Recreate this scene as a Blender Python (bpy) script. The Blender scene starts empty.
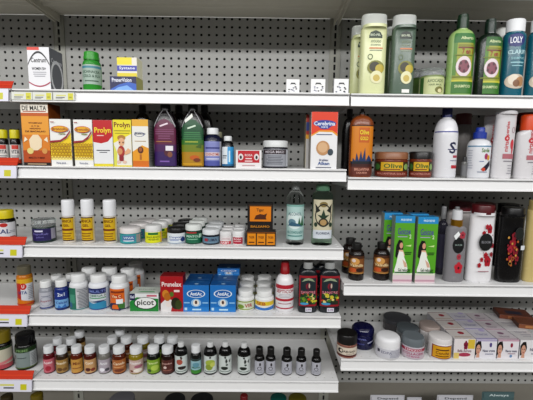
import bpy, bmesh, math, random
from math import sin, cos, pi, radians
from mathutils import Vector, Matrix
random.seed(4)
U = 0.0254                       # everything below is measured in inches
COL = bpy.context.scene.collection
DEP = None
# ---------------------------------------------------------------- camera
CD, CX, CZ, PI_, YA, RO, FP = 50.36289, 26.92098, -17.39752, 0.12299, 0.0066, -0.0117, 368.01584
def _ry(v):
    c, s = cos(YA), sin(YA); x, y = c*v[0]-s*v[1], s*v[0]+c*v[1]; z = v[2]
    c, s = cos(PI_), sin(PI_); y, z = c*y-s*z, s*y+c*z
    c, s = cos(RO), sin(RO); x, z = c*x-s*z, s*x+c*z
    return (x, y, z)
ROWS = [_ry((1,0,0)), _ry((0,1,0)), _ry((0,0,1))]      # images of the world axes
def ray(px, py):
    c = ((px-266.5)/FP, 1.0, (200-py)/FP)
    return tuple(sum(ROWS[k][i]*c[i] for i in range(3)) for k in range(3))
def at(px, py, Y):                                     # point of the plane Y seen at a pixel
    d = ray(px, py); t = (Y+CD)/d[1]
    return CX+d[0]*t, CZ+d[2]*t
cam_d = bpy.data.cameras.new('camera'); cam = bpy.data.objects.new('camera', cam_d); COL.objects.link(cam)
cam_d.sensor_width = 36; cam_d.lens = 36*FP/533; cam_d.clip_start = .01
rt = Vector([ROWS[k][0] for k in range(3)]); fw = Vector([ROWS[k][1] for k in range(3)]); up = Vector([ROWS[k][2] for k in range(3)])
M = Matrix((rt, up, -fw)).transposed().to_4x4(); M.translation = Vector((CX, -CD, CZ))*U
cam.matrix_world = M
bpy.context.scene.camera = cam
# ---------------------------------------------------------------- materials
MATS = {}
def lin(h):
    h = h.lstrip('#'); o = []
    for i in (0, 2, 4):
        c = int(h[i:i+2], 16)/255
        o.append(c/12.92 if c <= .04045 else ((c+.055)/1.055)**2.4)
    return (*[c if KALB == 1 else KALB*c**1.16 for c in o], 1)
KALB = 1.0                       # albedo scale for printed and moulded goods
def mat(h, rough=.45, metal=0, trans=0, ior=1.45, grain=0, bump=0, gscale=60):
    if not isinstance(h, str): return h
    k = (h, rough, metal, trans, ior, grain, bump)
    if k in MATS: return MATS[k]
    m = bpy.data.materials.new('material_'+h.strip('#')); m.use_nodes = True
    nt = m.node_tree; b = nt.nodes['Principled BSDF']
    b.inputs['Base Color'].default_value = lin(h); b.inputs['Roughness'].default_value = rough
    b.inputs['Metallic'].default_value = metal; b.inputs['Transmission Weight'].default_value = trans
    b.inputs['IOR'].default_value = ior
    tc = nt.nodes.new('ShaderNodeTexCoord'); nz = nt.nodes.new('ShaderNodeTexNoise')
    nz.inputs['Scale'].default_value = gscale; nz.inputs['Detail'].default_value = 4
    nt.links.new(tc.outputs['Object'], nz.inputs['Vector'])
    mr = nt.nodes.new('ShaderNodeMapRange'); mr.inputs['To Min'].default_value = max(0, rough-.04); mr.inputs['To Max'].default_value = min(1, rough+.06)
    nt.links.new(nz.outputs['Fac'], mr.inputs['Value']); nt.links.new(mr.outputs['Result'], b.inputs['Roughness'])
    if grain:
        mx = nt.nodes.new('ShaderNodeMix'); mx.data_type = 'RGBA'
        c = lin(h); mx.inputs['A'].default_value = [x*(1-grain) for x in c[:3]]+[1]; mx.inputs['B'].default_value = [min(1, x*(1+grain)) for x in c[:3]]+[1]
        nt.links.new(nz.outputs['Fac'], mx.inputs['Factor']); nt.links.new(mx.outputs['Result'], b.inputs['Base Color'])
    if bump:
        bp = nt.nodes.new('ShaderNodeBump'); bp.inputs['Strength'].default_value = bump; bp.inputs['Distance'].default_value = .001
        nt.links.new(nz.outputs['Fac'], bp.inputs['Height']); nt.links.new(bp.outputs['Normal'], b.inputs['Normal'])
    MATS[k] = m; return m
PEG = mat('#999996', .6, grain=.07, bump=.15, gscale=220)
STEEL = mat('#dadada', .38, grain=.02)
POST = mat('#8f8f86', .5, grain=.04)
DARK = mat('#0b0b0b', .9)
# ---------------------------------------------------------------- mesh helpers
def link(name, verts, faces, mats, parent=None, fm=None, smooth=None, loc=None):
    me = bpy.data.meshes.new(name); me.from_pydata([tuple(c*U for c in v) for v in verts], [], faces)
    if not isinstance(mats, (list, tuple)): mats = [mats]
    for m in mats: me.materials.append(mat(m))
    if fm: me.polygons.foreach_set('material_index', fm)
    if smooth is not None:
        me.polygons.foreach_set('use_smooth', [True]*len(me.polygons)); me.set_sharp_from_angle(angle=radians(smooth))
    me.update()
    o = bpy.data.objects.new(name, me); COL.objects.link(o)
    if parent: o.parent = parent
    if loc: o.location = Vector(loc)*U
    return o
def thing(name, label, cat, loc=(0, 0, 0), rz=0, group=None, tilt=0):
    o = bpy.data.objects.new(name, None); COL.objects.link(o); o.empty_display_size = .01
    o.location = Vector(loc)*U; o.rotation_euler = (radians(tilt), 0, radians(rz))
    return tag(o, label, cat, group)
def tag(o, label=None, cat=None, group=None, kind=None):
    if label: o['label'] = label
    if cat: o['category'] = cat
    if group: o['group'] = group
    if kind: o['kind'] = kind
    return o
def cuboid(x0, x1, y0, y1, z0, z1):
    v = [(x0,y0,z0),(x1,y0,z0),(x1,y1,z0),(x0,y1,z0),(x0,y0,z1),(x1,y0,z1),(x1,y1,z1),(x0,y1,z1)]
    f = [(0,1,5,4),(1,2,6,5),(2,3,7,6),(3,0,4,7),(4,5,6,7),(3,2,1,0)]   # front right back left top bottom
    return v, f
def join(parts):
    V, F = [], []
    for v, f in parts:
        n = len(V); V += v; F += [tuple(i+n for i in q) for q in f]
    return V, F
def extrude_x(poly, x0, x1):                             # poly: (y,z) counter-clockwise seen from +x
    n = len(poly)
    v = [(x0, y, z) for y, z in poly]+[(x1, y, z) for y, z in poly]
    f = [(i, (i+1) % n, n+(i+1) % n, n+i) for i in range(n)]+[tuple(range(n-1, -1, -1)), tuple(range(n, 2*n))]
    return v, f
def perforated(nx, nz, px, pz, hole, org, plane='xz', thick=.18, skip=None):
    """sheet of nx*nz cells, each with a real hole; hole: 8 points around 0 starting at the left lower corner"""
    V, F = [], []
    hx, hz = px/2, pz/2
    sq = [(-hx,-hz),(0,-hz),(hx,-hz),(hx,0),(hx,hz),(0,hz),(-hx,hz),(-hx,0)]
    for i in range(nx):
        for j in range(nz):
            cx, cz = org[0]+(i+.5)*px, org[2]+(j+.5)*pz
            b = len(V)
            def put(x, z, d):
                V.append((cx+x, org[1]+d, cz+z) if plane == 'xz' else (cx+x, cz+z, org[1]-d))
            if skip and skip(i, j):
                for k in (0, 2, 4, 6): put(*sq[k], 0)
                F.append((b, b+1, b+2, b+3)); continue
            for p in sq: put(*p, 0)
            for p in hole: put(*p, 0)
            for p in hole: put(*p, thick)
            for k in range(8):
                l = (k+1) % 8
                F.append((b+k, b+l, b+8+l, b+8+k)); F.append((b+8+k, b+8+l, b+16+l, b+16+k))
    return V, F
def octo(r): return [(r*cos(radians(225+45*k)), r*sin(radians(225+45*k))) for k in range(8)]
def slot(a, b): return [(-a,-b),(0,-b),(a,-b),(a,0),(a,b),(0,b),(-a,b),(-a,0)]
# ---------------------------------------------------------------- lettering
TXT = {}
def text2d(s, bold=.02):
    if (s, bold) in TXT: return TXT[(s, bold)]
    cu = bpy.data.curves.new('lettering', 'FONT'); cu.body = s; cu.resolution_u = 2; cu.fill_mode = 'FRONT'; cu.offset = bold
    ob = bpy.data.objects.new('lettering', cu)
    me = bpy.data.meshes.new_from_object(ob)
    v = [(p.co.x, p.co.y) for p in me.vertices]; f = [tuple(p.vertices) for p in me.polygons]
    bpy.data.objects.remove(ob); bpy.data.curves.remove(cu); bpy.data.meshes.remove(me)
    x0 = min(p[0] for p in v); x1 = max(p[0] for p in v); y0 = min(p[1] for p in v); y1 = max(p[1] for p in v)
    v = [((p[0]-x0)/(x1-x0)*2-1, (p[1]-y0)/(y1-y0)*2-1) for p in v]
    TXT[(s, bold)] = (v, f); return v, f
def shape2d(s):
    k = s[0]
    if k == 'R': return [(s[1],s[2]),(s[3],s[2]),(s[3],s[4]),(s[1],s[4])], [(0,1,2,3)], s[5]
    if k == 'E':
        n = 18; return [(s[1]+s[3]*cos(2*pi*i/n), s[2]+s[4]*sin(2*pi*i/n)) for i in range(n)], [tuple(range(n))], s[5]
    if k == 'O':                                         # ring: cx cz rx rz thickness colour
        n = 20; v = []
        for i in range(n):
            c, q = cos(2*pi*i/n), sin(2*pi*i/n); v += [(s[1]+s[3]*c, s[2]+s[4]*q), (s[1]+s[3]*(1-s[5])*c, s[2]+s[4]*(1-s[5])*q)]
        return v, [(2*i, (2*i+2) % (2*n), (2*i+3) % (2*n), 2*i+1) for i in range(n)], s[6]
    if k == 'P': return list(s[1]), [tuple(range(len(s[1])))], s[2]
    if k == 'T':                                         # text cx cz w h colour [turned]
        v, f = text2d(s[1])
        if len(s) > 7 and s[7]: v = [(-b, a) for a, b in v]
        return [(s[2]+a*s[4]/2, s[3]+b*s[5]/2) for a, b in v], f, s[6]
def art(parent, surf, z0, z1, shapes, curved=True, zc=(), name='label', rough=.4, base=0):
    V, F, FM, mats = [], [], [], []
    for L, s in enumerate(shapes):
        v, f, c = shape2d(s)
        if c not in mats: mats.append(c)
        bm = bmesh.new(); bv = [bm.verts.new((a, 0, b)) for a, b in v]
        for q in f:
            try: bm.faces.new([bv[i] for i in q])
            except ValueError: pass
        if curved:
            lo, hi = min(a for a, b in v), max(a for a, b in v); x = math.ceil(lo/.14)*.14
            while x < hi:
                bmesh.ops.bisect_plane(bm, geom=bm.verts[:]+bm.edges[:]+bm.faces[:], plane_co=(x,0,0), plane_no=(1,0,0), dist=1e-5); x += .14
            for z in zc:
                zz = (z-z0)/(z1-z0)
                if 0 < zz < 1: bmesh.ops.bisect_plane(bm, geom=bm.verts[:]+bm.edges[:]+bm.faces[:], plane_co=(0,0,zz), plane_no=(0,0,1), dist=1e-5)
        bm.normal_update(); bm.verts.index_update(); n = len(V)
        for p in bm.verts: V.append(surf(p.co.x, z0+p.co.z*(z1-z0), base+.006+.004*L))
        for q in bm.faces:
            ids = [p.index+n for p in q.verts]
            if q.normal.y > 0: ids.reverse()
            F.append(tuple(ids)); FM.append(mats.index(c))
        bm.free()
    return link(name, V, F, [mat(m, rough) for m in mats], parent, FM)
# ---------------------------------------------------------------- shelf heights (inches)
SZ = {'L1':-10.8,'L2':-18.92,'L3':-27.73,'L4':-35.8,'L5':-43.78,'M1':-10.8,'M2':-18.92,'M3':-27.73,'M4':-35.8,'M5':-43.78,
      'R1':-10.83,'R2':-19.79,'R3':-31.86,'R4':-41.02,'D':-56.4}
DIM = {}
def ring(prof_a, prof_b, z, n, seg, rib=0):
    out = []
    for i in range(seg):
        t = 2*pi*i/seg; c, s = cos(t), sin(t)
        k = 1-(rib if i % 2 else 0)
        out.append((prof_a*k*math.copysign(abs(c)**(2/n), c), prof_b*k*math.copysign(abs(s)**(2/n), s), z))
    return out
def loft(prof, seg=40, n=2, rib=0):
    V = []; F = []
    for z, a, b in prof: V += ring(a, b, z, n, seg, rib)
    for j in range(len(prof)-1):
        for i in range(seg):
            k = (i+1) % seg
            F.append((j*seg+i, j*seg+k, (j+1)*seg+k, (j+1)*seg+i))
    F.append(tuple(range(seg-1, -1, -1))); F.append(tuple(range((len(prof)-1)*seg, len(prof)*seg)))
    return V, F
def interp(prof, z):
    for (z0, a0, b0), (z1, a1, b1) in zip(prof, prof[1:]):
        if z0 <= z <= z1 and z1 > z0:
            t = (z-z0)/(z1-z0); return a0+(a1-a0)*t, b0+(b1-b0)*t
    return prof[-1][1:]
def surf_of(prof, n, arc=1.25):
    def s(u, z, off):
        a, b = interp(prof, z); a += off; b += off
        if n <= 2: return (a*sin(u*arc), -b*cos(u*arc), z)
        x = min(.995, abs(u)*.96)
        return (math.copysign(x*a, u), -b*(1-x**n)**(1/n), z)
    return s
CLEAR = mat('#f4f8f7', .06, trans=1, ior=1.18)
FROST = mat('#e3e6e2', .3, trans=.55, ior=1.3)
LIDCLEAR = mat('#e8ecec', .12, trans=.85, ior=1.2)
def fit_round(x0, x1, yt, sh, dist, dr, cw=.8):
    z = SZ[sh]; w = 2.0
    for _ in range(6):
        Yc = -10+dist+w*dr/2; ym = (yt+at_y_base)/2 if False else yt
        xa, xb = at(x0, yt+8, Yc)[0], at(x1, yt+8, Yc)[0]
        t = ((xa+xb)/2-CX)/(Yc+CD); w = (xb-xa)/math.sqrt(1+(dr*t)**2)
    xc = (at(x0, yt+8, Yc)[0]+at(x1, yt+8, Yc)[0])/2
    h0 = at((x0+x1)/2, yt, Yc)[1]
    s = .82 if h0 < CZ-.5 else (-.82 if h0 > CZ+.5 else 0)
    h = at((x0+x1)/2, yt, Yc+s*w/2*dr*cw)[1]-z
    return xc, Yc, z, w, h
def bottle(name, cat, label, sh, x0, x1, yt, dist, col, shp, capcol, lab=None, arts=(), n=2, dr=1, rough=.25, group=None,
           rz=0, capprof=None, rib=0, h=None, taper=None, side=None, bodyname='body', capname='cap', tilt=0, lean=0, cap2=None):
    """shp = (shoulder start, cap bottom, neck width, cap width) as fractions; lab = (z0, z1, colour or None) in fractions"""
    xc, Yc, z, w, hh = fit_round(x0, x1, yt, sh, dist, dr, shp[3])
    if h: hh = h
    a = w/2; b = a*dr; s0, ct, nk, cw = shp
    pr = [(0, a*.9, b*.9), (hh*.015, a*.98, b*.98), (hh*.035, a, b)]
    if taper:
        for zf, wf in taper: pr.append((hh*zf, a*wf, b*wf))
    top = taper[-1][1] if taper else 1.0
    pr.append((hh*s0, a*top, b*top))
    for k in range(1, 7):
        t = k/6*pi/2
        sb = s0+(ct-.015-s0)*sin(t)
        wf = nk+(top-nk)*cos(t); nb = nk/dr if dr < .75 else nk
        pr.append((hh*sb, a*wf, b*(nb+(top-nb)*cos(t))))
    nb = nk/dr if dr < .75 else nk
    pr.append((hh*(ct+.02), a*nk, b*nb))
    if n <= 2 and dr > .9: rz += math.degrees(math.atan((CX-xc)/(Yc+CD)))*(.35 if 'roll-on' in label else .75)   # goods are turned to face the aisle
    root = thing(name, label, cat, (xc, Yc, z), rz, group, tilt)
    if lean: root.rotation_euler[1] = radians(lean)
    v, f = loft(pr, 44, n); link(bodyname, v, f, mat(col, rough), root, smooth=40)
    ca = a*cw; cb = b*(cw/dr if dr < .75 else cw)
    if ct < 1:
        cp = capprof or [(0, 1), (.86, 1), (.95, .97), (1, .88)]
        cn = n if (n > 2 and cw > .9) else 2
        if cn > 2: cb = b*cw
        pts = [(hh*(ct+(1-ct)*zf), ca*r, cb*r) for zf, r in cp]
        v, f = loft(pts, 44, cn, rib); link(capname, v, f, mat(capcol, .35), root, smooth=35)
    if lab:
        s = surf_of(pr, n); zc = [p[0] for p in pr]
        sh2 = []
        if lab[2]:
            la, lb = hh*lab[0], hh*lab[1]
            k = [la]+[q for q in zc if la < q < lb]+[lb]
            ringp = []
            for q in k:
                ia, ib = interp(pr, q); ringp.append((q, ia+.006, ib+.006))
            if n <= 2:
                V = []; F = []; seg = 44
                for q, ia, ib in ringp: V += ring(ia, ib, q, n, seg)
                for j in range(len(ringp)-1):
                    for i in range(seg):
                        kk = (i+1) % seg; F.append((j*seg+i, j*seg+kk, (j+1)*seg+kk, (j+1)*seg+i))
                wr = link('label_wrap', V, F, mat(lab[2], .4), root, smooth=50)
            else: sh2 = [('R', -.93, 0, .93, 1, lab[2])]
        if arts or sh2: art(root, s, hh*lab[0], hh*lab[1], sh2+list(arts), True, zc, base=.004)
    DIM[root] = (w, w*dr, hh)
    return root
def scale_z(s, k):
    k_ = s[0]
    if k_ == 'R': return ('R', s[1], s[2]*k, s[3], s[4]*k, s[5])
    if k_ == 'E': return ('E', s[1], s[2]*k, s[3], s[4]*k, s[5])
    if k_ == 'P': return ('P', [(a, b*k) for a, b in s[1]], s[2])
    return ('T', s[1], s[2], s[3]*k, s[4], s[5]*k, s[6])
def carton(name, cat, label, sh, x0, x1, yt, dist, depth, front, side, arts=(), top=None, topart=(), rz=0, group=None, h=None, z=None, dx=0, sideart=()):
    Y = -10+dist; zb = SZ[sh] if z is None else z
    xa, xb = at(x0, yt+10, Y)[0], at(x1, yt+10, Y)[0]
    w = xb-xa; hh = h or at((x0+x1)/2, yt, Y)[1]-zb
    root = thing(name, label, cat, ((xa+xb)/2+dx, Y+depth/2, zb), rz, group)
    v, f = cuboid(-w/2, w/2, -depth/2, depth/2, 0, hh)
    o = link('carton_body', v, f, [mat(front, .35), mat(side, .4), mat(top or side, .4)], root, [0,1,1,1,2,1])
    m = o.modifiers.new('bevel', 'BEVEL'); m.width = .02*U; m.segments = 2
    if arts: art(o, lambda u, zz, off: (u*w/2*.985, -depth/2-off, zz), .01, hh-.01, arts, False, name='printed_front')
    if topart: art(o, lambda u, q, off: (u*w/2*.985, -depth/2+q, hh+off), 0, depth, [('R', -1, 0, 1, 1, top or side)]+[scale_z(q, 1/depth) for q in topart], False, name='printed_top')
    if sideart: art(o, lambda u, zz, off: (w/2+off, u*depth/2*.985, zz), .01, hh-.01, [('R', -1, 0, 1, 1, side)]+list(sideart), False, name='printed_side')
    DIM[root] = (w, depth, hh)
    return root
def dup(root, label, dx=0, dy=0, dz=0, rz=None, group=None):
    r = root.copy(); COL.objects.link(r); r.location = root.location+Vector((dx, dy, dz))*U
    if rz is not None: r.rotation_euler[2] = radians(rz)
    r['label'] = label
    if group: r['group'] = group
    for c in [o for o in list(COL.objects) if o.parent == root]:
        d = c.copy(); COL.objects.link(d); d.parent = r
        for g in [o for o in list(COL.objects) if o.parent == c]:
            e = g.copy(); COL.objects.link(e); e.parent = d
    DIM[r] = DIM[root]
    return r
def behind(root, label, gap=.12, dx=0, k=1, **kw):
    return dup(root, label, dx, (DIM[root][1]+gap)*k, 0, **kw)
# ---------------------------------------------------------------- fixture: peg panels, posts, shelves
def panel(x0, nx, ztop, nz, gapL, gapR, label):
    root = thing('pegboard_panel', label, 'pegboard', (0, 0, 0))
    v, f = perforated(nx, nz, 1, 1, octo(.175), (x0-.5, 0, ztop+.5-nz), thick=.06)
    zb, zt = ztop+.5-nz, ztop+.5
    for a, b in ((x0-.5-gapL, x0-.5), (x0+nx-.5, x0+nx-.5+gapR)):
        q, g = [(a,0,zb),(b,0,zb),(b,0,zt),(a,0,zt)], [(0,1,2,3)]
        v, f = join([(v, f), (q, g)])
    link('perforated_sheet', v, f, PEG, root)
    v, f = cuboid(x0-.5-gapL, x0+nx-.5+gapR, .3, .45, zb, zt); link('backing_sheet', v, f, DARK, root)  # black sheet added so the peg holes look shaded inside
    v, f = cuboid(x0-.5-gapL, x0+nx-.5+gapR, -.05, .25, -62, zb); link('kick_panel', v, f, mat('#77736a', .6, grain=.05), root)
    return root
panel(-34.2, 34, 0+5-.5, 55, .4, .3, 'perforated grey steel back panel at the left of the left post')
panel(1.5, 34, 5, 56, .35, .35, 'perforated grey steel back panel between the two slotted posts')
panel(37.7, 34, 5, 56, .8, .4, 'perforated grey steel back panel at the right of the right post')
for X, w, lab in ((0, 'left', 'slotted grey upright post left of the middle bay'), (36, 'right', 'slotted grey upright post between middle and right bays'),):
    r = thing('upright_post', lab, 'post', (X, 0, 0), 0, None)
    v, f = perforated(1, 68, 1.3, 1, slot(.14, .36), (-.65, -.12, -62.4), thick=.1)
    e1 = cuboid(-.72, -.6, -.16, .2, -62, 5.4); e2 = cuboid(.6, .72, -.16, .2, -62, 5.4)
    v, f = join([(v, f), e1, e2]); link('slotted_face', v, f, POST, r)
    v, f = cuboid(-.58, .58, .02, .2, -62, 5.4); link('inner_channel', v, f, DARK, r)
LIP = [(-9.8,0),(-10.06,.015),(-10.14,-.03),(-10.14,-.13),(-10.0,-.15),(-9.72,-.17),(-9.72,-.36),(-10.02,-.38),(-10.08,-1.14),(-10.2,-1.2),(-10.22,-1.32),(-10.1,-1.37),(-9.9,-1.35),(-9.6,-1.3),(-9.6,-.1)]
LIP = LIP[::-1]
def shelf(x0, x1, z, label, front=-10):
    r = thing('shelf', label, 'shelf', ((x0+x1)/2, 0, z)); hw = (x1-x0)/2; k = int(x1-x0)
    pitch = (x1-x0)/k
    v, f = perforated(k, 10, pitch, .965, octo(.13), (-hw, 0, -9.8), 'xy', .06, skip=lambda i, j: j > 1)
    q = cuboid(-hw, hw, -9.8, -.15, -.08, -.02)
    v2 = [(-hw, .2-.4, 0), (hw, .2-.4, 0), (hw, -.02, 0), (-hw, -.02, 0)]
    q1 = cuboid(-hw, hw, -.3, -.14, -1.0, -.01); q2 = cuboid(-hw, -hw+.07, -9.85, -.16, -1.1, -.01); q3 = cuboid(hw-.07, hw, -9.85, -.16, -1.1, -.01)
    link('shelf_pan', *join([(v, f), q1, q2, q3]), STEEL, r)
    under = cuboid(-hw+.08, hw-.08, -9.82, -.32, -.14, -.09); link('shelf_underside', *under, mat('#c9c8c0', .5, grain=.03), r)
    v, f = extrude_x(LIP, -hw, hw); link('price_channel', v, f, STEEL, r)
    for s in (-1, 1):
        X = s*(hw-.16)
        prof = [(-.2, -.15), (-.2, -1.5), (-1.0, -1.5), (-9.3, -1.1), (-9.55, -.15)]
        v, f = extrude_x(prof, X-.05, X+.05); link('bracket', v, f, STEEL, r)
    return r
NM = {1: 'top visible', 2: 'second', 3: 'third', 4: 'fourth', 5: 'lowest'}
SH = {}
for i in range(1, 6):
    SH['L%d' % i] = shelf(-35.9, -.1, SZ['L%d' % i], 'white steel shelf at the far left, %s in its bay' % NM[i])
    SH['M%d' % i] = shelf(.1, 35.9, SZ['M%d' % i], 'white steel shelf of the middle bay, %s from above' % NM[i])
for i in range(1, 5):
    SH['R%d' % i] = shelf(36.1, 71.9, SZ['R%d' % i], 'white steel shelf of the right bay, %s from above' % NM[i])
def topshelf(x0, x1, label):
    r = thing('shelf', label, 'shelf', ((x0+x1)/2, 0, .25)); hw = (x1-x0)/2
    S2 = mat('#b9b5a8', .5, grain=.03)
    v, f = cuboid(-hw, hw, -9.8, -.16, -.06, 0); link('shelf_pan', v, f, S2, r)
    link('stiffening_rib', *extrude_x([(-4.2,-.06),(-3.9,-.3),(-3.5,-.3),(-3.3,-.06)][::-1], -hw, hw), S2, r)
    link('price_channel', *extrude_x(LIP, -hw, hw), STEEL, r)
    for s in (-1, 1):
        X = s*(hw-.16)
        link('bracket', *extrude_x([(-.2,-.06),(-.2,-1.0),(-1.0,-1.0),(-9.3,-.6),(-9.7,-.06)], X-.05, X+.05), S2, r)
topshelf(-35.9, -.1, 'pale steel shelf overhead at top left corner')
topshelf(.1, 35.9, 'pale steel shelf overhead across the middle bay')
topshelf(36.1, 71.9, 'pale steel shelf overhead above the shampoo bottles')
r = thing('base_deck', 'dark base deck under the lowest shelves', 'shelf', (18, 0, SZ['D']))
link('deck_top', *cuboid(-54, 54, -12, -.2, -.3, 0), mat('#6d6a62', .6, grain=.05), r)
link('kick_plate', *cuboid(-54, 54, -11.5, -11.3, -5.6, -.3), mat('#4b4943', .6), r)
fl = link("floor", *cuboid(-150, 190, -330, 3, -62.4, -62), mat('#77726a', .35, grain=.05, gscale=12)); tag(fl, kind='structure')
# ---------------------------------------------------------------- light
def strip(y, z, power, sx=420, sy=9):
    l = bpy.data.lights.new('ceiling_strip_light', 'AREA'); l.shape = 'RECTANGLE'; l.size = sx*U; l.size_y = sy*U; l.energy = power; l.color = (1, .995, .985)
    o = bpy.data.objects.new('ceiling_strip_light', l); COL.objects.link(o); o.location = Vector((22, y, z))*U
    d = Vector((0, -y, -12-z)); o.rotation_euler = d.to_track_quat('-Z', 'Y').to_euler()
strip(-60, 38, 27, 260, 8)
strip(-120, 30, 155, 300, 9)
KALB = .84; MATS.clear()
w = bpy.data.worlds.new('World'); bpy.context.scene.world = w; w.use_nodes = True
w.node_tree.nodes['Background'].inputs[0].default_value = (1, 1, .99, 1); w.node_tree.nodes['Background'].inputs[1].default_value = .13
vs = bpy.context.scene.view_settings; vs.view_transform = 'Standard'; vs.look = 'None'; vs.gamma = 1; vs.use_curve_mapping = False; vs.exposure = 0
# ---------------------------------------------------------------- products
B, C_ = bottle, carton
def lines(x0, x1, z0, z1, n, col, t=.35, seed=0):
    rr = random.Random(seed); o = []; p = (z1-z0)/n
    for i in range(n):
        z = z1-(i+.5)*p; m = (x0+x1)/2; hw = (x1-x0)/2*rr.uniform(.6, 1)
        o.append(('R', m-hw, z-p*t/2, m+hw, z+p*t/2, col))
    return o
def arch(z,rise,t,col,w=.99):
    k=[i/10-1 for i in range(21)]
    return ('P',[(w*u,z+rise*(1-u*u)) for u in k]+[(w*u,z-t+rise*(1-u*u)) for u in reversed(k)],col)
def flower(cx, cz, r, asp, col, mid='#401018', k=5):
    o = []
    for i in range(k):
        a = 2*pi*i/k+.3
        o.append(('E', cx+r*.6*cos(a), cz+r*asp*.6*sin(a), r*.5, r*asp*.5, col))
    return o+[('E', cx, cz, r*.25, r*.25*asp, mid)]
# ---- shelf 1, middle bay
C_('vitamin_box','medicine box','white multivitamin carton with black arch and grey sides, alone beside the left post','M1',27.2,49.3,47,.45,2.6,'#eeeef0','#6e7077',
   [('R',-1,0,1,1,'#ececef'),('R',-1,.93,.1,1,'#e0472e'),arch(.62,.29,.05,'#17171b'),('T','Centrum',0,.70,1.4,.11,'#15151a'),('T','WOMEN 50+',.0,.5,1.3,.07,'#33343a')]
   +lines(-.6,.7,.3,.44,3,'#a9a9b2')+[arch(.2,-.1,.03,'#b5365a')], top='#d8d8da',
   sideart=[('O',0,.35,.95,.4,.2,'#e6e6ea'),('T','Centrum',0,.72,1.6,.11,'#d6d6dc')])
g=B('gummy_bottle','vitamin bottle','translucent green vitamin bottle with green cap, the only one on the top visible shelf','M1',81.8,101.3,51,.6,'#3d9a3c',(.62,.80,.72,.84),'#37a12f',(.17,.66,None),
   [('R',-1,0,1,1,'#a9bdb0'),('R',-1,.82,1,.93,'#4b8fa0'),('T','ECHINACEA',0,.63,1.5,.14,'#24503a'),('T','COLD & FLU',0,.42,1.5,.14,'#24503a'),('R',-.6,.14,.6,.2,'#57705f')],rough=.18,rib=.02,capprof=[(0,1),(.4,1.0),(.42,.93),(.9,.93),(1,.85)])
b=C_('eye_vitamin_box','medicine box','dark blue flat eye vitamin carton lying under a yellow one','M1',110,136.5,76.3,.5,2.2,'#23265f','#a9a75a',
   [('R',-1,0,1,1,'#23255c'),('P',[(-1,0),(1,0),(1,.5),(.4,.62),(-.3,.45),(-1,.1)],'#3e6cc4'),('P',[(-.8,0),(.9,0),(.3,.4),(-.4,.25)],'#86b4ea'),('T','PreserVision',-.1,.76,1.5,.28,'#eceefa')],top='#2b2d66')
zt=SZ['M1']+DIM[b][2]+.01
C_('eye_vitamin_box','medicine box','small yellow and white carton stacked on the dark blue one','M1',117,137,57.3,.9,1.8,'#eee9d8','#e8e6c8',
   [('R',-1,0,1,1,'#ebe7dc'),('R',-1,.62,.5,1,'#efe02c'),('R',-1,.3,1,.58,'#4a50b4'),('T','Systane',0,.44,1.6,.18,'#e8ecfa'),('R',-1,0,1,.2,'#e9d83a')],top='#ece8e0',z=zt,h=at(127,57.3,-9.1)[1]-zt)
for x0,x1,yt,lab in ((286.3,299.4,79.2,'leftmost of the three tiny white sachet packs'),(310.8,325.2,79,'middle one of the three tiny white sachet packs'),(334,348.5,78.8,'tiny white sachet pack at right end of shelf, beside the pale shampoo')):
    q=[('R',-1,0,1,1,'#f2f2f2')]
    rr=random.Random(int(x0))
    for k in range(9): q.append(('E',rr.uniform(-.7,.7),rr.uniform(.1,.5),.14,.05,rr.choice(['#8a8d9c','#3b3b40','#b8b8c4'])))
    q+=[('P',[(-.4,.6),(-.3,.75),(.3,.75),(.5,.6),(.2,.66),(-.2,.66)],'#1c1c1e')]
    C_('sachet_pack','pack',lab,'M1',x0,x1,yt,.5,.5,'#f0f0f1','#dcdce0',q,group=None)
# ---- shelf 1, right bay
def avocado(cx,cz,s):
    return [('E',cx,cz+.06*s,.5*s,.085*s,'#8a8a2e'),('E',cx-.1,cz+.07*s,.3*s,.06*s,'#3e3a17'),('E',cx+.22*s,cz+.05*s,.26*s,.05*s,'#c3b03c'),('E',cx+.05*s,cz-.05*s,.36*s,.075*s,'#e8e6bd'),('E',cx+.05*s,cz-.06*s,.2*s,.04*s,'#cdb862')]
def shamp(lab,x0,x1,yt,dist,col,ink,lean=0,cap=FROST,extra=()):
    return B('shampoo_bottle','shampoo bottle',lab,'R1',x0,x1,yt,dist,col,(.8,.845,.93,.98),cap,(.03,.82,None),
      [('P',[(-.5,.88),(-.4,.94),(0,.97),(.4,.94),(.55,.88)],ink),('R',-.5,.85,.55,.9,ink),('T','BIO-PEL',0,.9,.8,.035,'#cfd8c0'),('T','AVOCADO',.05,.8,.8,.04,'#7b8a6c'),('T','SHAMPOO',.05,.745,.8,.025,'#9aa58b'),
       ('R',-.45,.685,.6,.705,'#d98a58'),('R',-.4,.655,.55,.667,'#9aa58b'),('O',-.35,.56,.2,.045,.3,'#5c7040')]+avocado(.12,.31,1.35)+list(extra),
      n=2.6,dr=.6,taper=[(.3,1.0),(.6,.99)],lean=lean,capprof=[(0,.97),(.1,1),(.9,.97),(1,.93)])
shamp('pale yellow avocado shampoo bottle with frosted cap, front of its pair',361,387.3,13.7,.6,'#dfe3b4','#1f3d1c')
shamp('pale yellow shampoo bottle half hidden behind the front pale one',351.2,373,25.5,3.4,'#d3d8a6','#1f3d1c')
shamp('slate green avocado shampoo bottle with frosted cap, left of a squat jar',392.4,416.4,14.5,.6,'#66786a','#27342a',extra=[('R',-.15,.0,.5,.055,'#f0f0ec')])
shamp('dark green shampoo bottle peeking out behind the slate green one',385.5,404,26.5,3.6,'#5b6f4c','#27342a')
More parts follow.
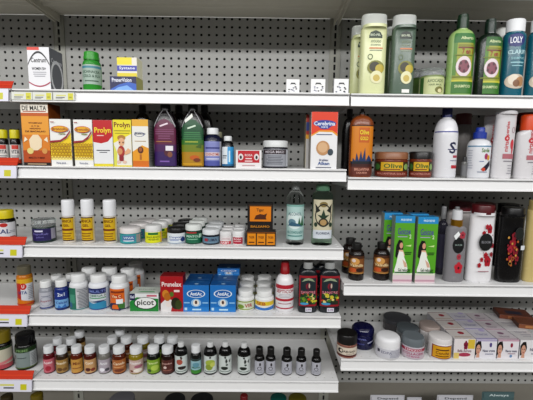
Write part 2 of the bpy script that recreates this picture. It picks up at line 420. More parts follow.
j=B('hair_cream_jar','jar','squat green avocado hair cream jar with clear lid, in front of its twin','R1',419.5,444.6,67.3,.6,'#9aaa70',(.66,.72,.95,1.0),LIDCLEAR,(.06,.66,'#cdd3a0'),
   [('T','AVOCADO',.2,.78,1.1,.2,'#4c6b35'),('T','HAIR MASK',.2,.55,.9,.12,'#6c7d4c'),('E',.45,.25,.3,.2,'#7b7a2c'),('E',.5,.2,.16,.12,'#e3dcae'),('R',-.95,0,-.6,1,'#3f6d33')])
B('hair_cream_jar','jar','green hair cream jar behind the squat avocado one, its left edge showing','R1',410.5,433,68.5,3.9,'#55703a',(.66,.72,.95,1.0),LIDCLEAR,(.06,.66,'#5f7d3f'))
def herb(lab,x0,x1,yt,col,cap,top,cx):
    e=-.82 if cx else -.6
    return B('shampoo_bottle','shampoo bottle',lab,'R1',x0,x1,yt,.6,col,(.68,.83,.38,.42),cap,(.03,.76,None),
     [('R',e,0,.9,1,'#a3a834'),('R',e,.3,e+.25,.84,'#5f8f30'),('R',.7,.3,.9,.84,'#4f8430'),('R',e,.84,.9,1,top),('T','Alberto',.15,.92,1.0,.05,'#d9e4b0'),
      ('R',e,.0,.9,.2,'#3f7d26'),('R',e,.2,.9,.23,'#c9c83e'),('R',-.5,.75,.8,.775,'#7a3c20'),('R',-.5,.79,.8,.81,'#8b8a25'),('T','7 en 1',.25,.7,.9,.09,'#a43a1a'),('E',0,.45,.6,.17,'#e6d8dc'),('E',0,.45,.42,.11,'#8d4a5c')]
     +[('E',.35*cos(a),.45+.08*sin(a),.1,.03,'#5b2436') for a in (0,1.2,2.4,3.6,4.8)]+[('R',-.8,.27,.8,.29,'#7e8b20'),('R',-.7,.63,.7,.645,'#7e8b20'),('T','SHAMPOO',0,.12,1.2,.05,'#d8e6b0')],
     n=2.4,dr=.62,capprof=[(0,1),(.75,1),(.78,.9),(1,.86)])
herb('light green seven-in-one shampoo bottle with dark green flip cap',449.4,476.3,14.2,'#a3c07c','#123a20','#2f7a2c',1)
herb('near black green shampoo bottle with dark cap, right of the light green one',477.6,503.6,18.8,'#0f2417','#123022','#2f6a28',0)
def teal(lab,x0,x1,yt,dist=.6):
    return B('shampoo_bottle','shampoo bottle',lab,'R1',x0,x1,yt,dist,'#18697b',(.78,.84,.80,.84),'#e6e8ea',(.04,.82,None),
     [('R',-.7,.78,.1,.97,'#1b2a6a'),('E',-.2,.875,.62,.11,'#22307a'),('T','LOLY',-.22,.875,.85,.1,'#f2f4fa'),('T','CLARIFY',0,.68,1.5,.07,'#bfe0e4'),('T','SHAMPOO',0,.58,1.0,.04,'#9ccbd2'),('R',-.5,.5,.5,.52,'#9ccbd2'),('R',-.4,.45,.4,.465,'#9ccbd2'),
      ('E',0,.2,.85,.12,'#cfc2b0'),('E',-.2,.23,.4,.09,'#e8ddcc'),('E',.3,.2,.38,.08,'#b98d62'),('E',.0,.17,.25,.06,'#8a5f3c')],n=2,dr=.8)
teal('teal shampoo bottle with white cap and navy oval logo, shown whole',503.9,527.6,18)
teal('teal shampoo bottle with white cap cut off by the right edge of the picture',528.8,552,18)
B('shampoo_bottle','shampoo bottle','bottle with white cap hiding behind the near black shampoo','R1',493,511,27,4.2,'#d5d8d2',(.74,.82,.7,.8),'#d8dad6')
# ---- shelf 2
def yl(lab,sh,x0,x1,yt,dist):
    return B('vitamin_bottle','vitamin bottle',lab,sh,x0,x1,yt,dist,'#151312',(.60,.76,.78,.92),'#d9cf1f',(.05,.58,None),
     [('R',-1,0,1,1,'#e6e2de'),('R',-1,0,1,.22,'#c84a2e'),('R',-.5,.76,.5,.98,'#d24a3c'),('T','VITA',0,.62,1.2,.2,'#1c2a3c'),('R',-.6,.38,.6,.42,'#5a6570'),('R',-.5,.3,.5,.33,'#5a6570')])
yl('dark vitamin bottle with yellow cap cut by the left edge, second shelf','L2',-4,8.6,129.5,1.3)
yl('dark vitamin bottle with yellow cap touching the orange malt carton','L2',9.2,20.6,129.7,1.3)
C_('malt_emulsion_box','medicine box','tall orange and brown malt emulsion carton','M2',20.6,48.2,103.2,.4,2.4,'#d9781c','#8c4a14',
   [('R',-1,0,1,1,'#e9a63a'),('R',-1,.25,1,.5,'#df8c24'),('R',-1,.85,1,1,'#efe9dc'),('T','DE MALTA',0,.925,1.8,.075,'#16120e'),('R',-.85,.865,.85,.88,'#b0482a'),('R',-1,.8,1,.85,'#c8661a'),('R',-1,0,1,.055,'#1c0f0a'),('R',-1,.055,1,.25,'#bb5313'),
    ('T','VITAMINAS',0,.69,1.0,.022,'#7a3410'),('T','A Y D',0,.64,.6,.022,'#7a3410'),('T','HIGADO',0,.6,.8,.022,'#7a3410'),('T','DE BACALAO',0,.555,1.5,.026,'#6b2a0c'),
    ('P',[(-.45,.3),(-.5,.42),(-.2,.5),(.2,.5),(.45,.42),(.4,.3),(.1,.25),(-.2,.25)],'#f0dfc0'),('P',[(-.9,.38),(-.6,.42),(-.8,.47)],'#f5ead0'),('P',[(.9,.38),(.6,.42),(.85,.47)],'#f5ead0'),('E',-.45,.24,.24,.05,'#e6d48a'),('E',.62,.24,.2,.045,'#d9a05a'),
    ('T','MALTA Y MAR',0,.13,1.2,.03,'#70240a'),('R',-.7,.02,.7,.035,'#c9b090')])
hx=[('R',-.95,.1+.0,.95,.12,'#f1d323')]
def honey(lab,x0,x1,yt):
    o=[('R',-1,0,1,1,'#efefec'),('P',[(-1,.13),(1,.13),(1,.72),(.6,.6),(0,.52),(-1,.5)],'#f0d428'),('R',-1,.13,1,.2,'#f3e68c')]
    for r_ in range(5):
        for c in range(7):
            x=-.9+c*.3+(.15 if r_%2 else 0); z=.2+r_*.065
            if x<.96: o.append(('O',x,z,.14,.036,.35,'#b8860f'))
    o+=[('P',[(-1,.5),(0,.52),(.6,.6),(1,.73),(1,.77),(.55,.64),(0,.56),(-1,.54)],'#a32431'),('E',0,.79,.85,.07,'#c22f24'),('E',0,.79,.8,.058,'#e9b32a'),('T','Broncolin',0,.79,1.4,.06,'#8c1f1a'),('R',-.1,.68,.5,.7,'#8f9a3a'),('T','Honey syrup',0,.065,.9,.05,'#3c4a84'),('R',-.85,.93,-.5,.945,'#aa3333')]
    return C_('honey_syrup_box','medicine box',lab,'M2',x0,x1,yt,.4,1.9,'#efefec','#8d8a84',o)
honey('white and yellow honeycomb carton beside the orange malt carton',49.6,70.8,119)
honey('white and yellow honeycomb carton beside the red one',73.4,92.2,119.6)
C_('syrup_box','medicine box','red and white syrup carton with yellow lettering','M2',92.7,112.3,120,.4,1.9,'#e9e9ea','#b9b9ba',
   [('R',-1,0,1,1,'#e9eaec'),('P',[(-1,1),(1,1),(1,.66),(.5,.54),(-.2,.5),(-1,.53)],'#c5141f'),('T','Prolyn',0,.77,1.7,.15,'#f2dd2e'),('R',-.6,.66,.1,.68,'#eecfc6'),('R',-.7,.34,.7,.36,'#55565e'),('R',-.4,.3,.4,.315,'#55565e'),('R',-1,0,1,.06,'#e3d53c')])
C_('syrup_box','medicine box','yellow children syrup carton with a drawn child in red','M2',112.8,131.2,119.7,.4,1.9,'#e9d928','#b5a71e',
   [('R',-1,0,1,1,'#ecdf2e'),('P',[(-1,0),(1,0),(1,.7),(-1,.5)],'#eceae0'),('P',[(-1,0),(-1,.5),(-.6,.3),(-.7,0)],'#dede64'),('T','Prolyn',0,.88,1.75,.14,'#7c1a14'),('R',-.9,.76,.9,.775,'#8a8420'),('R',-.8,.71,.8,.722,'#8a8420'),
    ('E',-.1,.62,.45,.06,'#b98a3c'),('E',-.1,.53,.34,.09,'#e8b890'),('E',-.3,.52,.07,.02,'#3a1c14'),('E',.08,.52,.07,.02,'#3a1c14'),('E',-.15,.33,.4,.12,'#b23a34'),('E',-.3,.33,.3,.07,'#d79a6a'),('R',-.4,.12,.1,.24,'#9c2c38'),('E',-.45,.1,.22,.035,'#e6c8b4'),('E',.2,.1,.22,.035,'#e6c8b4'),('P',[(.2,.3),(.6,.4),(.9,.36),(.85,.3),(.3,.25)],'#e8b890'),('R',-1,0,1,.03,'#e3d53c')])
C_('syrup_box','medicine box','cream and orange syrup carton with a round brown emblem','M2',131.8,148.2,119.4,.4,1.9,'#e7b23a','#9a9a96',
   [('R',-1,0,1,1,'#ecebe4'),('R',-1,.86,1,1,'#e8b641'),('R',-1,.72,1,.84,'#ecebe4'),('P',[(-1,0),(1,0),(1,.4),(.2,.46),(-1,.32)],'#e9a62c'),('R',-1,0,1,.13,'#d77a1c'),('O',-.1,.69,.65,.05,.2,'#8e93ae'),('T','Bioelectro',0,.71,1.3,.05,'#4b5270'),('R',-.7,.54,.7,.552,'#b9935c'),('E',.0,.36,.36,.075,'#6b3620'),('E',0,.37,.2,.045,'#a8683c'),('R',-.12,.15,.12,.27,'#b8742c')],top='#efc860',
   sideart=lines(-.8,.8,.1,.9,14,'#6f6f6e',.4,3))
def dark(lab,x0,x1,yt,dist,col='#110d0e',sh='M2'):
    return B('syrup_bottle','syrup bottle',lab,sh,x0,x1,yt,dist,col,(.58,.88,.34,.42),'#0c0a0b',n=2.4,dr=.6)
dark('dark bottle standing behind the cream and orange carton',134,151,105,3.2)
def supp(lab,x0,x1,c,hi,c2,arts):
    r_=B('syrup_bottle','syrup bottle',lab,'M2',x0,x1,101,.6,'#140d12',(.60,.9,.33,.42),'#0b090a',(.02,.78,None),
      [('P',[(-.95,0),(.95,0),(.95,.76),(.8,.86),(.4,.95),(0,.98),(-.4,.95),(-.8,.86),(-.95,.76)],c),('R',-.95,.0,.95,.3,c2)]+arts,n=2.6,dr=.62,h=6.9)
    w=DIM[r_][0]/2
    # white neck band drawn as two rising strokes
    return r_
vv=[('P',[(-.93,.84),(-.5,1.12),(-.2,1.3),(-.22,1.24),(-.55,1.05),(-.9,.8)],'#b9b9bc'),('P',[(.93,.84),(.5,1.12),(.2,1.3),(.22,1.24),(.55,1.05),(.9,.8)],'#b9b9bc')]
gs=[('T','Ginkgo',0,.86,.8,.05,'#efe6ee')]
supp('dark supplement bottle with purple and magenta label',153.6,177.6,'#6d1f4a','#e','#3e1c66',vv+[('R',-.95,.3,.95,.45,'#541e5e'),('P',[(-.4,.84),(.3,.9),(.35,.87),(-.35,.81)],'#ead8e2'),('R',-.8,.75,.8,.76,'#9a5a80')]+lines(-.8,.8,.55,.74,4,'#8f5578',.5,2)+[('E',.25,.28,.28,.08,'#5e2a3a'),('E',.45,.24,.2,.06,'#8c5a44'),('R',.1,.32,.7,.42,'#ece9ee'),('R',-.7,.5,.6,.515,'#b7894e'),('R',-.4,.08,.4,.11,'#8a67b4')])
supp('dark supplement bottle with green and golden label',181.2,204.8,'#235e3c','#e','#b58a12',vv+[('R',-.95,.3,.95,.45,'#7c8a1c'),('R',-.95,.45,.95,.55,'#3f7a2c'),('P',[(-.4,.8),(.3,.86),(.35,.83),(-.35,.77)],'#d8ead8'),('P',[(-.7,.96),(.0,1.1),(.1,1.02),(-.6,.9)],'#eceee8')]+lines(-.8,.8,.55,.72,4,'#4d8f5c',.5,5)+[('E',.2,.18,.4,.05,'#c8671c'),('E',.4,.13,.3,.04,'#7c3a18'),('R',-.6,.5,.5,.515,'#cfd45a'),('P',[(.3,.4),(.8,.5),(.75,.38)],'#4a6a1c'),('R',-.8,.03,.8,.06,'#d6a51c')])
dark('dark bottle hidden between the purple and the golden labelled ones',170,188,105,3.6)
dark('dark bottle standing behind right shoulder of the golden labelled bottle',196,213,105,3.6)
B('supplement_bottle','supplement bottle','navy supplement bottle with lilac label and white cap','M2',203.9,221.5,127.8,.6,'#141a3a',(.62,.84,.5,.66),'#e4e6e8',(.05,.66,None),
   [('R',-1,0,1,1,'#8d93c8'),('R',-1,0,1,.2,'#5a62a8'),('R',-.8,.4,.7,.55,'#e2d2d6'),('T','COENZYME',-.05,.47,1.3,.1,'#b0422e'),('R',-.7,.7,.7,.76,'#3a4088'),('R',-.6,.26,.6,.3,'#dfe2f2'),('R',.72,0,1,1,'#c4c6d0')])
B('supplement_bottle','supplement bottle','bottle with beige cap standing behind the lilac labelled one','M2',211,224.5,131.7,2.9,'#1c1d22',(.62,.84,.5,.66),'#9c9c84',(.05,.6,'#8f929a'))
B('supplement_bottle','supplement bottle','small dark bottle with white and light blue label','M2',222,234,136,.6,'#0f1114',(.58,.85,.5,.66),'#dfe2e3',(.06,.66,None),
   [('R',-1,0,1,1,'#dfe6ea'),('R',-.05,0,1,1,'#3aa2d8'),('R',-.8,.5,-.15,.56,'#55606a'),('R',-.8,.4,-.2,.44,'#55606a'),('R',.1,.2,.3,.8,'#d6eef8'),('R',-1,0,1,.1,'#2b6f9a')])
C_('ointment_box','medicine box','small white carton with red picture panel and two tiny portraits','M2',235.8,261.5,150,.4,1.2,'#e6e3e3','#b9b7b7',
   [('R',-1,0,1,1,'#e9e7e7'),('R',-.85,.3,.85,.97,'#c22634'),('E',-.62,.62,.2,.18,'#e7dede'),('E',.62,.62,.2,.18,'#e7dede'),('E',-.62,.6,.09,.1,'#2a2226'),('E',.62,.6,.09,.1,'#2a2226'),('T','ROSA',0,.72,.6,.13,'#f3d9da'),('R',-.25,.5,.25,.56,'#f3d9da'),('R',-.3,.36,.3,.42,'#f3d9da'),('R',-.5,.12,.5,.17,'#c9a0a4')])
B('supplement_jar','supplement jar','wide dark supplement jar with white lid and grey label','M2',262.8,288,140.3,.6,'#33343c',(.66,.76,.92,.98),'#dcdede',(.07,.68,None),
   [('R',-1,0,1,1,'#a9abb2'),('R',-.9,.72,.75,.98,'#38262e'),('T','MEGA MASS',-.05,.85,1.3,.15,'#c9c4ca')]+lines(-.7,.6,.1,.66,6,'#6c6f78',.45,7)+[('R',.75,0,1,1,'#c9ccd2')],rib=.015)
C_('effervescent_box','medicine box','orange and white tablet carton with blue logo and a biscuit coloured disc','M2',311.4,338,111.8,.4,2.0,'#ebe9e8','#97948f',
   [('R',-1,0,1,1,'#ebebec'),('R',-1,.87,1,1,'#d5371a'),('P',[(-1,1),(1,1),(1,.62),(.6,.68),(-.4,.68),(-1,.6)],'#e0461c'),('P',[(-1,.6),(-.4,.68),(.6,.68),(1,.62),(1,.58),(.6,.65),(-.4,.655),(-1,.57)],'#eaa52c'),('E',0,.8,.88,.06,'#2346a0'),('P',[(-.55,.77),(.6,.77),(.3,.71),(0,.7),(-.3,.71)],'#2346a0'),('T','Cerebrina',0,.8,1.6,.07,'#eef2fa'),('T','FORTE',0,.735,.5,.03,'#eef2fa'),
    ('R',-.6,.6,.6,.615,'#5a6488'),('E',-.08,.37,.52,.13,'#c79a6c'),('E',-.1,.38,.38,.09,'#dbb68e'),('E',.5,.3,.22,.06,'#44525c'),('T','30 tabletas',0,.16,.7,.04,'#46507c'),('T','Alkan',0,.1,.9,.06,'#3c62a0'),('R',-.6,.02,.6,.035,'#6c7080')],top='#d5371a')
C_('effervescent_box','medicine box','yellow, red and blue tablet carton seen at the left behind the orange and white one','M2',306,328,114.6,2.6,2.0,'#d8c23c','#8c887c',
   [('R',-1,0,1,.65,'#c4c2c0'),('R',-1,.62,1,1,'#b02a24'),('R',-1,.7,1,.86,'#27408c'),('R',-1,.55,1,.63,'#e0a82c')],top='#b02a24')
# ---- shelf 2, right bay
def ama(lab,x0,x1,yt,dist,h=None):
    return B('hair_lotion_bottle','hair product bottle',lab,'R2',x0,x1,yt,dist,'#8a4a22',(.76,.92,.2,.24),'#1c1614',(.02,.76,None),
     [('R',-.94,.22,.94,1,'#d98a1c'),('R',-.94,.18,.94,.24,'#4a1c14'),('R',-.94,0,.94,.18,'#6c3222'),('R',-.94,.98,.94,1,'#3a1c10'),('R',-.35,.66,.55,.95,'#c96a14'),('T','Olive',.1,.86,.8,.09,'#e9d92e'),('T','GOLD',.1,.74,.7,.07,'#e9d92e'),
      ('P',[(-.8,.24),(-.8,.36),(-.6,.3),(-.5,.46),(-.3,.3),(-.15,.5),(0,.34),(.2,.56),(.3,.3),(.55,.42),(.8,.32),(.9,.24)],'#1e3a6a'),('R',-.94,.24,.94,.29,'#16202c'),('T','BRILLANTINA',0,.13,1.3,.05,'#d8a08c'),('T','LIQUIDA',0,.06,.9,.04,'#d8a08c')],n=2.3,dr=.65,h=h,capprof=[(0,1),(.5,1),(.55,.6),(1,.55)])
ama('amber brown hair lotion bottle with dark spout, front left of the second right shelf',350.3,374,108.8,.6)
dark('dark bottle squeezed in the shade behind the amber hair lotion',342.5,357,109,3.6,sh='R2')  # dark body colour stands in for the shade behind the lotion
def pot(lab,x0,x1,yt,lid):
    return B('hair_pomade_jar','jar',lab,'R2',x0,x1,yt,.6,'#7c3a20',(.66,.72,.95,1.0),lid,(.06,.66,None),
     [('R',-1,0,1,1,'#7a2f1c'),('R',-1,.3,1,.92,'#3f3216'),('R',-.55,.34,.55,.9,'#d8b02a'),('T','Olive',.05,.66,.9,.3,'#3a6a24'),('R',-.4,.4,.4,.46,'#7a3a14'),('E',-.78,.6,.18,.2,'#4a7a3c'),('E',.78,.6,.18,.2,'#8fae6a'),('T','BRILLANTINA SOLIDA',0,.15,1.5,.12,'#cf9484')],capprof=[(0,1),(.8,1),(.95,.96),(1,.86)])
pot('low brown pomade jar with copper lid, left of its dark lidded twin',374.2,407.8,152,'#9a6a4a')
pot('low brown pomade jar with black lid, second shelf of the right bay',409,432.3,151.5,'#15110f')
B('lotion_bottle','lotion bottle','tall white lotion bottle with narrow navy cap','R2',434.6,459.8,107,.6,'#e4e4e8',(.58,.86,.36,.42),'#182460',(.08,.66,None),
   [('R',-1,.97,1,1,'#4c4f9a'),('T','S',.45,.6,.5,.28,'#1d2350'),('R',.1,.55,.95,.57,'#3c3f70'),('R',.5,.36,.95,.42,'#b44a5c'),('R',.4,.1,.98,.18,'#c0323f'),('R',.3,.28,.9,.3,'#8a8ca0')])
B('lotion_bottle','lotion bottle','small white lotion bottle with blue flip cap and colourful print','R2',467.6,492.3,127.2,.6,'#e3e4e8',(.62,.78,.46,.56),'#1d3fa0',(.06,.66,None),
   [('R',-1,.93,1,.97,'#4f88a8'),('T','Savile',.4,.82,.6,.14,'#5f8a2c'),('E',.45,.62,.14,.1,'#a83a6a'),('E',.65,.58,.12,.09,'#d9a52c'),('P',[(.1,.2),(.8,.5),(.9,.35),(.5,.15)],'#23203a'),('E',.3,.2,.14,.06,'#c84a2c'),('R',.0,.45,.3,.47,'#5a72a8'),('R',-.1,.1,.6,.13,'#8a93a8')]+lines(-.95,-.4,.2,.85,8,'#b0b4c0',.3,4),
   capprof=[(0,1),(.55,1),(.6,.72),(.62,.72),(.95,.66),(1,.6)])
def mirta(lab,x0,x1,yt,dist,shp,cap,dx=0,h=None,lean=0,lowcol='#b8737c'):
    return B('lotion_bottle','lotion bottle',lab,'R2',x0,x1,yt,dist,'#dedcde',shp,cap,(.02,.92,None),
      [('T','mirta',-.05,.51,.42,.17,'#c4313c',1),('E',-.05,.64,.26,.045,'#c4313c'),('T','de',-.05,.64,.2,.03,'#f2e6e8',1),('T','perales',-.05,.8,.42,.23,'#c4313c',1),
       ('E',.55,.55,.2,.08,'#cf4a54'),('E',.62,.5,.1,.12,'#cf4a54'),('O',.55,.78,.18,.05,.3,'#b8a0a6'),('R',-.35,.31,.95,.39,lowcol),('R',-.2,.26,.9,.28,'#9a969c')]+lines(.2,.9,.05,.22,4,'#a4a2aa',.3,9),n=2.3,dr=.6,h=h,lean=lean)
mirta('tall white tube shaped lotion bottle with red vertical lettering',494.6,515.4,110.6,.6,(.93,.965,.93,.9),'#e3e1e3',lean=1.0)
mirta('white lotion bottle with orange cap at the right end of the second shelf',517,541,114.6,.6,(.68,.76,.62,.66),'#dd531c')
mirta('white and red bottle standing behind the small blue capped lotion bottle',484,499,115,3.6,(.9,.95,.93,.9),'#b4a9aa')
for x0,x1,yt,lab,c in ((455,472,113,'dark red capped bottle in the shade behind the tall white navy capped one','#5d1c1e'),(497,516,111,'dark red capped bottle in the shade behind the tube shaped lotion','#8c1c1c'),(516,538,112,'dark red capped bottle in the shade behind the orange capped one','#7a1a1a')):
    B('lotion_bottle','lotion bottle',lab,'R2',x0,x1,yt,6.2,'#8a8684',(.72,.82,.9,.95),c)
B('perfume_vial','small bottle','little clear grey bottle between the tall and the small white lotion bottles','R2',461,467.5,157,1.6,mat('#9a9a98',.2,trans=.5),(.7,.8,.5,.6),'#3a3a3c',(.1,.6,'#77787a'))
# ---- shelf 3
B('vitamin_bottle','vitamin bottle','white labelled vitamin bottle with yellow cap cut by the left edge, third shelf','L3',-7,16,208.8,1.2,'#131211',(.60,.74,.80,.86),'#dccb17',(.05,.62,None),
   [('R',-1,0,1,1,'#e3e2e6'),('E',.0,.86,.3,.12,'#c2342c'),('R',-1,0,1,.14,'#c8462e'),('T','CAL',-.1,.5,1.1,.26,'#27407c'),('R',.4,.15,.9,.2,'#b5463a'),('R',.4,.5,.9,.53,'#9aa0ac'),('R',.4,.42,.9,.45,'#9aa0ac')],rib=.01)
B('balm_jar','balm jar','dark green balm jar with clear lid and violet label','M3',31.6,56.3,217,.7,'#1f3a34',(.62,.68,.95,1.0),LIDCLEAR,(.1,.62,None),
   [('R',-.9,0,.55,1,'#2d2160'),('R',.55,.1,.98,1,'#a6a4b4'),('R',-.6,.75,0,.88,'#d9d6ea'),('T','VapoRub',-.2,.55,1.1,.2,'#7f78b8'),('T','plus',-.2,.3,.5,.16,'#7f78b8')])
for i,(x0,x1,yt,lab) in enumerate(((61,74.9,199,'roll-on bottle with tall white cap and yellow label, leftmost of three in a row'),(80.3,94.2,198.6,'roll-on bottle with tall white cap and yellow label, middle of three in a row'),(102.6,116.6,199,'roll-on bottle with tall white cap and yellow label, rightmost of three in a row'))):
    B('roll_on_bottle','roll-on bottle',lab,'M3',x0,x1,yt,.7,'#d8d2c8',(.60,.64,.86,.96),'#e6e7ea',(.06,.61,None),
      [('R',-1,0,1,1,'#d9b516'),('R',-1,.0,1,.05,'#54320f'),('R',-1,.95,1,1,'#54320f'),('T','ARNICA',-.1,.84,1.3,.13,'#6a2a10'),('T','GEL',-.1,.66,.8,.11,'#7a3a10'),('R',-1,.44,.7,.52,'#7a3818'),('R',-.7,.3,.5,.34,'#8a5a10'),('R',-.7,.2,.4,.24,'#8a5a10'),('R',-.6,.1,.5,.13,'#8a5a10'),('R',.78,0,1,1,'#dccd9a')],
      capprof=[(0,1),(.9,1),(.97,.96),(1,.88)])
def jar(lab,sh,x0,x1,yt,dist,col,lid,ct,arts=(),lc=None,cw=1.0,grp=None,l0=.07,rib=.012):
    return B('balm_jar' if sh[1]=='3' else 'cream_jar','jar',lab,sh,x0,x1,yt,dist,col,(ct-.06,ct,.93,cw),lid,(l0,ct-.06,None) if arts else None,arts,capprof=[(0,1),(.8,1),(.94,.97),(1,.9)],rib=rib,group=grp)
a=jar('teal balm jar with white lid, just right of the three roll-ons','M3',119.8,141.4,225,.7,'#2f8f94','#e2dedd',.66,[('R',-1,0,1,1,'#3aa3a8'),('R',-.5,.2,.5,.9,'#5a7fa8'),('T','VIVA',0,.62,.8,.24,'#d6e2ea'),('R',-.4,.2,.4,.32,'#d8e2ea'),('R',.6,0,1,1,'#9c9a9a'),('R',.9,0,1,1,'#c9b2a6')])
behind(a,'grey topped balm jar directly behind the teal one',.2,dx=.1); behind(a,'farthest balm jar in the row behind the teal one',.2,k=2,dx=.25)
a=jar('yellow balm jar with white lid','M3',145,162,223.4,.7,'#e3e3dd','#e3e3e2',.72,[('R',-1,0,1,1,'#dfe023'),('R',-.5,.75,.5,.97,'#2d7c3c'),('T','UNGUENTO',0,.55,1.4,.18,'#5c6a14'),('T','VENENO',0,.33,1.1,.14,'#5c6a14'),('R',.75,0,1,1,'#eebc2a'),('R',-1,0,1,.05,'#b8b81c')])
behind(a,'white lidded balm jar second in line behind the yellow one',.3,dx=.15); b=behind(a,'white lidded balm jar third in line behind the yellow one',.3,k=2,dx=.3)
a=jar('white balm jar with black lid','M3',167.4,186,225.3,.7,'#dfe3e6','#131213',.70,[('R',-1,0,1,1,'#dde4e8'),('T','Coyote',0,.66,1.4,.28,'#2f4c9c'),('R',-.7,.42,.7,.47,'#3c5aa8'),('R',-.6,.3,.2,.36,'#7f90c0'),('E',.6,.4,.25,.25,'#27407c'),('R',-1,0,1,.08,'#8a9ab0')])
behind(a,'black lidded balm jar second in line behind the white one',.3); behind(a,'black lidded balm jar third in line behind the white one',.3,k=2,dx=.1)
a=jar('green balm jar with white lid','M3',185.4,202,222.7,.9,'#0f4a34','#e0e3e0',.72,[('R',-1,0,1,1,'#1b6e50'),('R',-1,.85,1,1,'#1a2a24'),('R',-.8,.86,.3,.98,'#b02c2c'),('T','MENTOL',-.1,.6,1.3,.2,'#bfe0cc'),('R',-.7,.3,.4,.38,'#8fc4a8'),('R',.55,.45,.95,.8,'#bfe0cc')])
behind(a,'white lidded balm jar second in line behind the green one',.3); behind(a,'white lidded balm jar third in line behind the green one',.3,k=2)
a=jar('navy balm jar with white lid and pale blue label','M3',202.4,219.8,227.2,.7,'#14202f','#dfe2e4',.68,[('R',-1,.08,1,.85,'#6f8ca0'),('T','REUMA',0,.5,1.2,.36,'#27304c'),('E',-.45,.5,.2,.2,'#a03844')])
behind(a,'white lidded jar directly behind the navy one',.3); behind(a,'grey white lidded jar at the back of the navy row',.3,k=2)
a=jar('white and red balm jar, left one of the pair beside the black and orange boxes','M3',219.8,232,229.8,.7,'#e2dede','#e3e2e2',.70,[('R',-1,0,1,1,'#e4dfdf'),('R',-.9,0,.8,.4,'#c42c3c'),('T','BABY',-.1,.2,1.2,.24,'#f3e4e6'),('R',-.6,.6,.6,.64,'#c9a4a8'),('R',-.5,.75,.5,.8,'#c9a4a8')])
behind(a,'white lidded jar behind the left one of the red and white pair',.3); behind(a,'last white lidded jar behind the left one of the red and white pair',.3,k=2)
a=jar('white balm jar with square red label, touching the black and orange boxes','M3',232.2,245,229.4,.7,'#e6e3e3','#e5e5e5',.70,[('R',-1,0,1,1,'#e6e1e1'),('R',-.8,.05,.55,.9,'#b52c44'),('T','ROSA',-.12,.65,1.0,.2,'#f3e4e6'),('R',-.6,.35,.3,.42,'#e8c4ca')])
behind(a,'white lidded jar behind the square red labelled one',.3); behind(a,'last white lidded jar behind the square red labelled one',.3,k=2)
def tiger(lab,x0,x1,yt,dist,depth,z=None,h=None,arts=None):
    return C_('balm_box','medicine box',lab,'M3',x0,x1,yt,dist,depth,'#1b1310','#1b1310',arts,z=z,h=h)
q=[]
for i in range(3):
    c=-.66+.66*i; q+=[('R',c-.29,.1,c+.29,.86,'#e0920f'),('T','TIGER',c,.6,.4,.16,'#5a2a08'),('R',c-.2,.22,c+.2,.3,'#5a2a08')]
q+=[('R',-.98,.92,.98,.96,'#9a5a10')]
lowr=tiger('low black box with three orange panels in front of the taller black and orange box',246.4,275.8,231.4,.4,1.3,arts=[('R',-1,0,1,1,'#241812')]+q)
tiger('black and orange balm box standing upright behind the low one',247.4,273,203.6,2.0,1.6,arts=[('R',-1,0,1,1,'#1b1310'),('R',-.82,.55,.86,.93,'#e08a12'),('T','Tiger',0,.83,.6,.1,'#4a2408'),('P',[(-.45,.62),(-.35,.7),(0,.74),(.3,.72),(.55,.76),(.45,.66),(.5,.6),(-.5,.6)],'#5a2a0a'),('T','BALSAMO',0,.42,1.5,.06,'#c98a1c'),('R',-.8,.3,.8,.33,'#8a5a14'),('R',-.5,.24,.5,.26,'#8a5a14'),('R',-.9,.95,.9,.965,'#6a4410')])
B('rubbing_alcohol_bottle','bottle','clear bottle with pale mint label, left of the green tinted one','M3',286.6,304.8,182.5,.9,CLEAR,(.66,.89,.36,.42),LIDCLEAR,(.09,.66,None),
  [('R',-1,0,1,1,'#b3cfcb'),('R',-1,.94,1,1,'#86b0a8'),('E',-.05,.55,.75,.24,'#dbe8e6'),('T','ALCOHOL',-.05,.74,1.2,.09,'#3a6a70'),('E',-.3,.5,.35,.1,'#6c8f9c'),('P',[(.2,.4),(.35,.65),(.5,.45),(.65,.7),(.85,.4)],'#2c6a44'),('P',[(-.7,.4),(-.3,.52),(.3,.46),(.7,.38)],'#3f6a80'),('T','ALCOHOLADO',0,.22,1.5,.08,'#4d8a86'),('R',-.7,.1,.7,.13,'#4d8a86')])
B('rubbing_alcohol_bottle','bottle','green tinted clear bottle with ornate black and cream label near the shelf end','M3',312.4,333.3,184,.9,mat('#d2eed8',.05,trans=1,ior=1.12),(.80,.9,.6,.66),mat('#8fc0a0',.2,trans=.6,ior=1.2),(.12,.76,None),
  [('R',-.95,.22,.9,1,'#cfc8ae'),('R',-.95,0,.9,.22,'#d5dbe2'),('E',0,.88,.4,.07,'#8a7a4a'),('O',0,.6,.8,.3,.12,'#2b2a22'),('P',[(-.8,.9),(-.3,.72),(-.7,.66)],'#20241c'),('P',[(.8,.9),(.3,.72),(.7,.66)],'#20241c'),('P',[(-.6,.62),(-.2,.6),(0,.76),(.2,.6),(.6,.62),(.2,.52),(-.2,.52)],'#27422f'),('E',0,.42,.4,.09,'#b89a6a'),('O',0,.42,.46,.11,.3,'#2b2a22'),('E',-.7,.36,.15,.06,'#27422f'),('E',.7,.36,.15,.06,'#27422f'),('T','FLORIDA',0,.14,1.3,.06,'#5a6478')],n=2.6,dr=.8)
